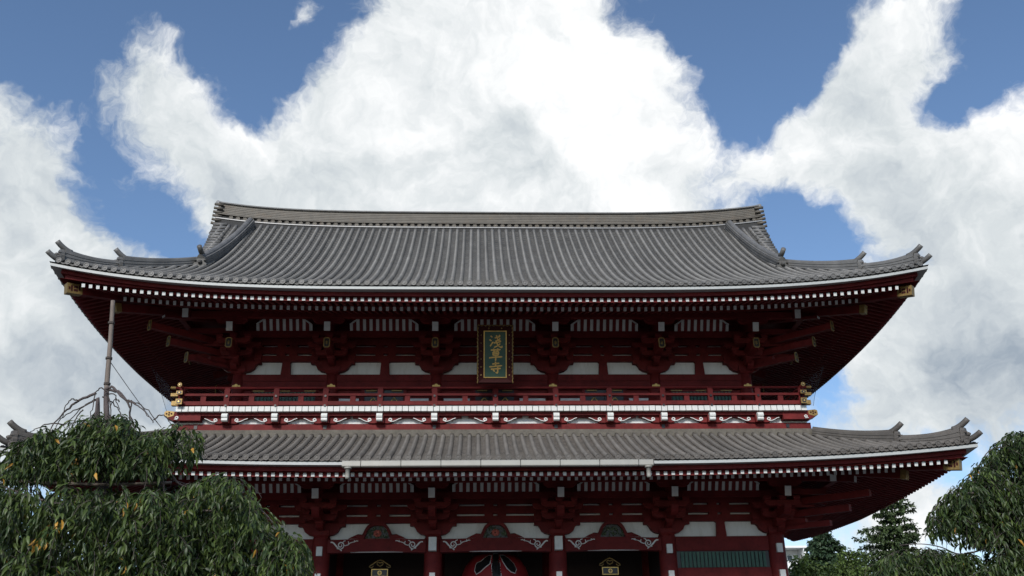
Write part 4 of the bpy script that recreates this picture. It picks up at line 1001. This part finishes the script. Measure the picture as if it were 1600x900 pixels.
# ------------------------------------------------------------------ vegetation helpers
def at(px, py, Y):
    u, v, fw, o, f = CAM
    d = fw+u*((px-800)/f)+v*((450-py)/f); t = (Y-o.y)/d.y
    return o+d*t
def fast_mesh(name, V, F, mats, mi=None, smooth=False):
    V = np.asarray(V, np.float32); F = np.asarray(F, np.int32); k = F.shape[1]
    me = bpy.data.meshes.new(name); me.vertices.add(len(V)); me.vertices.foreach_set('co', V.ravel())
    me.loops.add(F.size); me.loops.foreach_set('vertex_index', F.ravel())
    me.polygons.add(len(F)); me.polygons.foreach_set('loop_start', np.arange(0, F.size, k, dtype=np.int32)); me.polygons.foreach_set('loop_total', np.full(len(F), k, np.int32))
    for m in mats: me.materials.append(M[m])
    if mi is not None: me.polygons.foreach_set('material_index', np.asarray(mi, np.int32))
    me.update(calc_edges=True); me.validate(); return me
# unit leaf: length along +Y, width along X, normal +Z; folded along the midrib, tip drooping
LEAF_V = np.array([(0,0,0), (-.5,.38,.10), (0,.42,0), (.5,.38,.10), (-.33,.72,.02), (0,.75,-.06), (.33,.72,.02), (0,1.,-.22)], float)
LEAF_F = np.array([(0,2,1), (0,3,2), (1,2,5), (1,5,4), (2,3,6), (2,6,5), (4,5,7), (5,6,7)], int)
def unit(a): return a/np.maximum(1e-9, np.linalg.norm(a, axis=1, keepdims=True))
def leaves_mesh(name, P, A, Nn, L, W, mi, mats):
    A = unit(A); S = unit(np.cross(A, Nn)); Nn = np.cross(S, A); n = len(P)
    V = P[:, None, :]+S[:, None, :]*(LEAF_V[None, :, 0:1]*W[:, None, None])+A[:, None, :]*(LEAF_V[None, :, 1:2]*L[:, None, None])+Nn[:, None, :]*(LEAF_V[None, :, 2:3]*L[:, None, None])
    F = (LEAF_F[None]+np.arange(n)[:, None, None]*len(LEAF_V)).reshape(-1, 3)
    return fast_mesh(name, V.reshape(-1, 3), F, mats, np.repeat(mi, len(LEAF_F)))
def in_poly(x, y, poly):
    r = np.zeros(len(x), bool); n = len(poly); j = n-1
    for i in range(n):
        xi, yi = poly[i]; xj, yj = poly[j]
        c = ((yi > y) != (yj > y)) & (x < (xj-xi)*(y-yi)/(yj-yi+1e-12)+xi); r ^= c; j = i
    return r
def project(P):
    u, v, fw, o, f = CAM; d = P-np.array(o); k = d@np.array(fw)
    return 800+f*(d@np.array(u))/k, 450-f*(d@np.array(v))/k
def weeping_foliage(tree, tiers, leafL, leafW, hollow, n_single, yellow=14, dark=.35):
    """tiers: (seeds, outline); seeds (px, py, depth, twig length); twigs arch out of the limbs and hang, leaves set alternately along them."""
    P = []; A = []; Nn = []; L = []; W = []; T = []; twig = MB(); rr = rng
    for ti, (seeds, outline) in enumerate(tiers):
        for (px, py, Y, tl) in seeds:
            o = np.array(at(px, py, Y)); k = max(4, int(tl/(leafL*.32)))
            az = rr.uniform(0, 2*math.pi); dr = np.array([math.cos(az), math.sin(az), 0])
            pts = []; p = o.copy(); dirn = dr*rr.uniform(.5, 1.2)+np.array([0, 0, rr.uniform(-.4, .35)]); pull = rr.uniform(.10, .30)
            for i in range(k+1):
                pts.append(p.copy()); dirn = dirn*(1-pull)+np.array([dr[0]*.12, dr[1]*.12, -1.])*pull+rr.normal(0, .05, 3); d = dirn/np.linalg.norm(dirn); p = p+d*(tl/k)
            if rr.random() < .5: twig.tube(pts[::2] if len(pts) > 4 else pts, .003*leafL/.1, 3, cap=False)
            s0 = rr.uniform(0, 6.28); sz = rr.uniform(.75, 1.2)
            for i in range(1, k+1):
                ax = pts[i]-pts[i-1]; ax /= np.linalg.norm(ax)
                ph = s0+math.pi*(i % 2)+rr.normal(0, .5); lat = np.array([math.cos(ph), math.sin(ph), 0])
                P.append(pts[i]); A.append(ax*rr.uniform(.45, 1.1)+lat*rr.uniform(.35, .85)+np.array([0, 0, -.15-.4*rr.random()])); Nn.append(np.array([0, 0, 1.])*.8+lat*.5+rr.normal(0, .45, 3))
                L.append(leafL*sz*rr.uniform(.65, 1.2)); W.append(leafW*sz*rr.uniform(.7, 1.15)); T.append(ti)
    P = np.array(P); A = np.array(A); Nn = np.array(Nn); L = np.array(L); W = np.array(W); T = np.array(T)
    x, y = project(P+unit(A)*L[:, None]*.6); keep = y < 960
    for ti, (seeds, outline) in enumerate(tiers): keep &= (T != ti) | in_poly(x, y, outline)
    for (hx, hy, hr, q) in hollow: keep &= ~((((x-hx)/hr)**2+((y-hy)/(hr*.8))**2 < 1) & (rr.random(len(x)) < q))
    P, A, Nn, L, W = P[keep], A[keep], Nn[keep], L[keep], W[keep]
    mi = np.where(rr.random(len(P)) < dark, 1, 0); mi[rr.random(len(P)) < .004] = 2
    for c in P[rr.integers(0, len(P), yellow)]:
        near = (np.linalg.norm(P-c, axis=1) < rr.uniform(.025, .09)) & (rr.random(len(P)) < .4); mi[near] = 2
    order = np.argsort(P[:, 1]); cand = order[:int(len(order)*.25)]; xs, ys = project(P[cand]); cand = cand[(xs > 0) & (xs < 1600) & (ys < 900)]
    single = np.zeros(len(P), bool); single[cand[:n_single]] = True
    me = {}
    mats = ['leaf', 'leaf_dark', 'leaf_y']
    for k in range(3): me[k] = fast_mesh('leaf', LEAF_V, LEAF_F, [mats[k]])
    crown = link('crown', leaves_mesh('crown', P[~single], A[~single], Nn[~single], L[~single], W[~single], mi[~single], mats), tree, kind='stuff')
    b = np.array(tree.location)
    crown.location = -b
    Au = unit(A); S = unit(np.cross(Au, Nn)); N2 = np.cross(S, Au)
    for i in np.nonzero(single)[0]:
        o = link('leaf', me[int(mi[i])], tree)
        m = Matrix(((S[i][0]*W[i], Au[i][0]*L[i], N2[i][0]*L[i], P[i][0]-b[0]), (S[i][1]*W[i], Au[i][1]*L[i], N2[i][1]*L[i], P[i][1]-b[1]), (S[i][2]*W[i], Au[i][2]*L[i], N2[i][2]*L[i], P[i][2]-b[2]), (0, 0, 0, 1)))
        o.matrix_basis = m
    tw = twig.build('twigs', 'bark_dark', tree, kind='stuff'); tw.location = -b
    return len(P)
def limb(tree, pts, r0, r1, m='bark', name='branch', n=7, wob=0.):
    P = [Vector(p) for p in pts]; Q = []
    for i in range(len(P)-1):
        p0 = P[max(i-1, 0)]; p1 = P[i]; p2 = P[i+1]; p3 = P[min(i+2, len(P)-1)]
        for k in range(5):
            t = k/5; Q.append(.5*((2*p1)+(-p0+p2)*t+(2*p0-5*p1+4*p2-p3)*t*t+(-p0+3*p1-3*p2+p3)*t**3))
    Q.append(P[-1])
    if wob: Q = [q+Vector(rng.normal(0, wob, 3)) if 0 < i else q for i, q in enumerate(Q)]
    o = MB().tube(Q, [lerp(r0, r1, i/(len(Q)-1)) for i in range(len(Q))], n).build(name, m, tree, True); o.location = -Vector(tree.location)
    return o
def fill(poly, n, Yr, tl, clump=None):
    xs = [p[0] for p in poly]; ys = [p[1] for p in poly]; out = []
    while len(out) < n:
        px = rng.uniform(min(xs), max(xs), 400); py = rng.uniform(min(ys), max(ys), 400)
        ok = in_poly(px, py, poly)
        for a, b in zip(px[ok], py[ok]):
            if clump:
                q = math.sin(a*clump[0]+1.3+b*.013)*math.sin(b*clump[1]+.7+a*.011)+.55*math.sin(a*clump[0]*2.3+b*clump[1]*1.7)
                if q < rng.uniform(-1.2, .35): continue
            out.append((a, b, rng.uniform(*Yr), rng.uniform(*tl)))
    return out[:n]

# ------------------------------------------------------------------ left weeping cherry in front of the gate
def left_tree():
    t = empty('weeping_cherry_tree', None, (-4.95, -24.6, 0), label='large weeping cherry tree with yellowing leaves and bare arching top branches at left', category='tree', group='weeping cherry trees in front of the gate')
    Y = -24.8
    limb(t, [(-4.95, -24.6, 0), (-4.9, -24.65, 1.6), at(160, 760, Y), at(152, 690, Y), at(153, 622, Y)], .11, .018, name='trunk', n=10)
    limb(t, [at(160, 770, Y), at(168, 700, Y), at(167, 640, Y), at(165, 610, Y)], .045, .02)
    arcs = [[(150, 614), (125, 625), (105, 640), (85, 662), (70, 690)], [(165, 608), (185, 612), (200, 630), (206, 655), (215, 690), (218, 720)], [(166, 607), (178, 606), (192, 622), (205, 628), (222, 640), (240, 660)],
            [(155, 621), (135, 632), (115, 650), (100, 668)], [(150, 625), (120, 640), (95, 655), (82, 680)], [(165, 612), (158, 606), (150, 614), (143, 640), (140, 660)], [(200, 628), (215, 630), (235, 645), (252, 668)],
            [(167, 614), (173, 640), (173, 690)], [(122, 626), (112, 624), (104, 634), (98, 652)], [(160, 620), (178, 630), (190, 650), (196, 680)], [(130, 640), (120, 652), (112, 668)], [(165, 615), (180, 618), (186, 640)],
            [(100, 664), (75, 662), (58, 670), (46, 676)], [(205, 625), (203, 650), (199, 676)], [(240, 656), (252, 648), (262, 654), (270, 672)], [(154, 640), (145, 648), (138, 672)], [(172, 650), (180, 668), (178, 690)], [(186, 628), (180, 622), (172, 636)]]
    for i, a in enumerate(arcs): limb(t, [at(x, y, Y+.12*math.sin(i*2.3)) for x, y in a], .017 if i < 3 else .0085, .004, 'bark' if i < 4 else 'bark_dark', wob=.006)
    # lower whorl of limbs
    low = [[(160, 790), (110, 770), (72, 742), (58, 748), (62, 775), (70, 800)], [(165, 790), (230, 770), (268, 752), (290, 756), (312, 757)], [(165, 800), (280, 800), (340, 800), (400, 830), (440, 860), (460, 890)],
           [(160, 800), (60, 780), (-20, 755), (-60, 790)], [(270, 745), (280, 756), (300, 762), (312, 755)], [(30, 735), (10, 745), (-15, 740)], [(400, 790), (415, 803), (428, 818)], [(200, 790), (250, 800), (256, 760), (253, 742)]]
    for i, a in enumerate(low): limb(t, [at(x, y, Y-.2+.25*math.sin(i*1.7)) for x, y in a], .006 if i == 6 else .014, .004)
    up_out = [(-40, 705), (5, 690), (30, 692), (50, 684), (62, 666), (78, 655), (100, 655), (125, 648), (150, 638), (185, 638), (205, 650), (235, 652), (262, 668), (275, 652), (300, 660), (320, 684), (318, 715), (306, 735), (296, 750), (262, 746), (250, 757), (215, 748), (180, 758), (140, 752), (100, 757), (60, 757), (20, 764), (-40, 764)]
    lo_out = [(-40, 742), (20, 752), (60, 748), (120, 756), (170, 750), (230, 757), (285, 752), (310, 738), (345, 731), (372, 736), (388, 745), (398, 765), (402, 785), (420, 797), (434, 812), (455, 825), (474, 840), (488, 862), (492, 880), (488, 900), (490, 980), (-40, 980)]
    A1 = fill([(30, 692), (62, 668), (100, 662), (150, 646), (190, 646), (225, 660), (262, 674), (262, 730), (20, 735)], 1200, (-25.5, -23.9), (.12, .34), (.045, .05))
    A1 += fill([(262, 674), (275, 656), (300, 664), (316, 684), (312, 715), (262, 722)], 95, (-25.1, -24.4), (.10, .26))
    A1 += fill([(-30, 702), (30, 694), (40, 745), (-30, 745)], 90, (-25.2, -24.4), (.12, .28))
    B1 = fill([(-40, 758), (60, 756), (150, 756), (262, 758), (300, 752), (300, 940), (-40, 940)], 2700, (-26.0, -24.0), (.15, .42), (.04, .037))
    B1 += fill([(285, 752), (345, 736), (382, 746), (398, 785), (428, 815), (465, 842), (484, 868), (486, 940), (285, 940)], 1350, (-25.7, -24.2), (.14, .4), (.045, .04))
    weeping_foliage(t, [(A1, up_out), (B1, lo_out)], 0.108, .032, [(185, 868, 34, .3), (30, 845, 24, .3), (275, 730, 18, .6), (45, 728, 18, .5)], 300, 60, .45)
    # bamboo props and pole: things of their own
    po = empty('support_pole', None, tuple(at(163, 900, -24.35)*1.0), label='weathered bare support pole rising above the weeping cherry', category='pole')
    b = Vector(po.location); base = Vector((b.x+.1, -24.35, 0)); po.location = base
    pts = [base+Vector((0, 0, 0)), at(163, 760, -24.35), at(166, 620, -24.35), at(172, 540, -24.35), at(176.5, 470, -24.35)]
    limb(po, pts, .036, .025, 'bamboo', 'pole_shaft', 9)
    for py in (505, 560, 600): 
        q = at(lerp(176.5, 166, (py-470)/150.), py, -24.35); o = MB().tube([q-Vector((0,0,.012)), q+Vector((0,0,.012))], .042, 8).build('rope_binding', 'bark_dark', po); o.location = -base
    w = empty('guy_wire', None, tuple(at(238, 656, -24.3)), label='thin dark guy wire slanting down from the support pole into the leaves', category='wire')
    limb(w, [at(172, 565, -24.33), at(205, 612, -24.3), at(240, 660, -24.3)], .0045, .0045, 'wire', 'wire_strand', 5)
    rl = empty('bamboo_rail', None, tuple(at(150, 757, -25.0)), label='horizontal bamboo rail propping the lower cherry branches', category='rail')
    limb(rl, [at(30, 752, -25.0), at(150, 757, -25.02), at(268, 754, -25.0)], .018, .016, 'bamboo', 'rail_cane', 8)
left_tree()
def right_tree():
    Y = -18.
    t = empty('weeping_cherry_tree', None, (10.2, -17.5, 0), label='dark green weeping cherry tree cut by the right edge below the lower eave', category='tree', group='weeping cherry trees in front of the gate')
    limb(t, [(10.2, -17.5, 0), (10.1, -17.6, 2.2), at(1600, 800, Y), at(1610, 690, Y)], .17, .05, name='trunk', n=10)
    for a in ([(1605, 760), (1575, 755), (1545, 762), (1520, 790)], [(1605, 800), (1560, 840), (1535, 858), (1500, 866), (1470, 855), (1440, 850), (1405, 852)], [(1605, 720), (1570, 700), (1545, 705), (1525, 735)], [(1600, 770), (1520, 770), (1480, 775), (1455, 800)]):
        limb(t, [at(x, y, Y-.2) for x, y in a], .02, .006, 'bark')
    o1 = [(1605, 655), (1580, 668), (1552, 690), (1528, 712), (1512, 728), (1514, 745), (1494, 752), (1482, 770), (1462, 782), (1446, 802), (1444, 830), (1456, 850), (1480, 846), (1500, 862), (1530, 858), (1560, 866), (1760, 866), (1760, 640)]
    o2 = [(1760, 836), (1560, 846), (1500, 860), (1452, 849), (1420, 849), (1392, 858), (1372, 870), (1362, 890), (1360, 990), (1760, 990)]
    A1 = fill([(1640, 665), (1585, 672), (1555, 696), (1530, 718), (1520, 742), (1560, 770), (1640, 780)], 800, (-18.6, -17.), (.18, .5), (.05, .05))
    A1 += fill([(1640, 740), (1520, 745), (1490, 758), (1470, 784), (1450, 806), (1452, 830), (1490, 835), (1560, 840), (1640, 840)], 1300, (-18.7, -17.0), (.18, .5), (.05, .05))
    B1 = fill([(1640, 840), (1560, 852), (1500, 864), (1440, 852), (1395, 862), (1372, 875), (1366, 950), (1640, 950)], 2400, (-18.9, -17.2), (.18, .5), (.05, .05))
    weeping_foliage(t, [(A1, o1), (B1, o2)], .150, .043, [(1500, 845, 16, .3)], 300, 10, .7)
right_tree()

# ------------------------------------------------------------------ trees and building beyond the gate
def clump_tree(name, label, Y, apex, tiers, mat_, leaf, trunk_r, seed, droop=.1, group=None, n_leaf=70, spray=.5, flat=.35):
    """tiers: (px centre, py, half width px, depth factor) from the top down; each tier is a whorl of leafy branches."""
    r = np.random.default_rng(seed); top = np.array(at(*apex, Y)); low = at(tiers[-1][0], tiers[-1][1], Y)
    base = Vector((low.x, Y, 0)); t = empty(name, None, tuple(base), label=label, category='tree')
    if group: t['group'] = group
    limb(t, [base, Vector((lerp(base.x, top[0], .6), Y, top[2]*.6)), Vector(top)], trunk_r, .02, 'bark_dark', 'trunk', 8)
    P = []; A = []; Nn = []; L = []
    px_m = (Y+35.1)*1.03/1440
    for ti, (cx, cy, hw, nb) in enumerate(tiers):
        c = np.array(at(cx, cy, Y)); Rr = hw*px_m
        for b in range(nb):
            az = 2*math.pi*(b+r.uniform(-.3, .3))/nb+ti*1.1; ln = Rr*r.uniform(.65, 1.12); d = np.array([math.cos(az), math.sin(az), 0])
            lift = r.uniform(-.1, .12)
            tip = c+d*ln+np.array([0, 0, lift*ln-droop*ln])
            st = np.array([lerp(base.x, top[0], min(1, c[2]/top[2])), Y, c[2]-.1*ln])
            if b % 2 == 0: limb(t, [Vector(st), Vector((st+tip)/2+np.array([0, 0, .06*ln])), Vector(tip)], .02+.015*ln, .008, 'bark_dark', 'branch', 5)
            k = int(n_leaf*max(.4, ln/1.5))
            u = r.uniform(.12, 1.03, k)**.8; w = spray*np.sin(np.pi*np.clip(u, .05, .97))**.6*(.35+.25*ln)
            q = st+(tip-st)*u[:, None]+np.stack([r.normal(0, 1, k)*w, r.normal(0, 1, k)*w, r.normal(0, flat, k)*w+.06*ln*np.sin(np.pi*u)], 1)
            P.append(q); a = d*r.uniform(.2, 1.0, (k, 1))+r.normal(0, .55, (k, 3)); a[:, 2] -= droop*2; A.append(a); nn = r.normal(0, .5, (k, 3)); nn[:, 2] += 1; Nn.append(nn); L.append(leaf*r.uniform(.6, 1.3, k))
    P = np.concatenate(P); A = np.concatenate(A); Nn = np.concatenate(Nn); L = np.concatenate(L)
    cr = link('crown', leaves_mesh('crown', P, A, Nn, L, L*.55, np.zeros(len(P), int), [mat_]), t, kind='stuff'); cr.location = -base
clump_tree('cedar_tree', 'pointed dark cedar tree beside the white building behind the gate', 26., (1284, 822), [(1284, 828, 6, 5), (1284, 836, 14, 7), (1285, 845, 20, 8), (1285, 855, 28, 9), (1285, 866, 34, 10), (1286, 878, 40, 11), (1287, 890, 46, 12), (1288, 904, 50, 12)], 'conifer', .24, .16, 3, droop=.22, n_leaf=170, spray=.32)
clump_tree('loose_tree', 'tall loose-branched tree with open layered crown right of the cedar', 24., (1396, 774), [(1396, 780, 16, 5), (1396, 791, 26, 7), (1394, 802, 28, 7), (1392, 814, 26, 7), (1390, 826, 40, 9), (1388, 838, 36, 9), (1388, 850, 50, 10), (1388, 863, 44, 10), (1388, 876, 54, 11), (1386, 890, 56, 11), (1386, 905, 56, 11)], 'loose', .23, .16, 8, droop=.02, n_leaf=105, spray=.29, flat=.32)
clump_tree('broadleaf_tree', 'yellow-green leafy tree low beside the gate corner column', 20., (1250, 871), [(1250, 876, 12, 5), (1256, 884, 22, 7), (1258, 893, 30, 8), (1262, 903, 38, 9), (1262, 914, 42, 9)], 'broad', .20, .12, 5, droop=.05, n_leaf=95, spray=.6, flat=.6, group='low leafy trees behind the gate')
clump_tree('broadleaf_tree', 'rounded green leafy tree between the cedar and the loose-branched tree', 19., (1326, 860), [(1326, 866, 10, 5), (1326, 875, 20, 7), (1326, 886, 28, 8), (1326, 897, 34, 9), (1328, 910, 40, 9)], 'broad', .20, .12, 6, droop=.05, n_leaf=85, spray=.6, flat=.6, group='low leafy trees behind the gate')

def far_building():
    b = empty('white_building', None, (25.6, 50, 0), label='white flat-roofed building with a framed balcony just right of the gate', category='building')
    p0 = at(1212, 853, 50); p1 = at(1258.5, 853, 50); zt = p1.z; x1 = p1.x; x0 = x1-6
    ox = Vector((25.6, 50, 0)); rel = lambda o: setattr(o, 'location', -ox)
    rel(MB().box(x0, x1-.02, 51.4, 60, 0, zt-.2).build('wall', 'bldg', b))
    rel(MB().box(x0, x1+.05, 49.8, 60.2, zt-.18, zt).build('roof_slab', 'bldg', b))
    rel(MB().box(x1-.28, x1, 49.9, 51.5, 0, zt-.18).build('balcony_post', 'bldg', b))
    for k in range(4):
        z = zt-1.32-k*3.; rel(MB().box(x0, x1-.3, 49.95, 50.1, z-.9, z).build('balcony_wall', 'bldg', b)); rel(MB().box(x0, x1-.3, 50.1, 51.4, z-1.05, z-.92).build('balcony_floor', 'bldg', b))
        for q in (1.15, 3.2):
            w = MB().box(x1-q-.28, x1-q+.28, 51.32, 51.42, z-.6, z+.72).build('window', 'bldg', b); rel(w)
            MB().box(x1-q-.2, x1-q+.2, 51.29, 51.325, z-.5, z+.62).build('pane', 'glass', w)
far_building()

# ------------------------------------------------------------------ bird nets at the balcony ends
def net(lab, edge, inner, Y):
    t = empty('bird_net', None, tuple(at(*edge[-1], Y)), label=lab, category='net'); b = Vector(t.location)
    E_ = [at(*p, Y) for p in edge]; I_ = [at(*p, Y) for p in inner]; n = len(E_)
    o = MB().add([tuple(p) for p in E_+I_], [(i, i+1, n+i+1, n+i) for i in range(n-1)]).build('net_sheet', 'net', t); o.location = -b
    limb(t, E_, .007, .007, 'wire', 'edge_cord', 5)
net('sheer bird net at the left end of the balcony', [(237, 573), (247, 598), (255, 625), (263, 652)], [(262, 598), (268, 612), (272, 632), (274, 652)], .3)
net('sheer bird net at the right end of the balcony', [(1287, 572), (1281, 592), (1274, 614), (1271, 634)], [(1268, 588), (1258, 600), (1254, 618), (1254, 634)], .3)
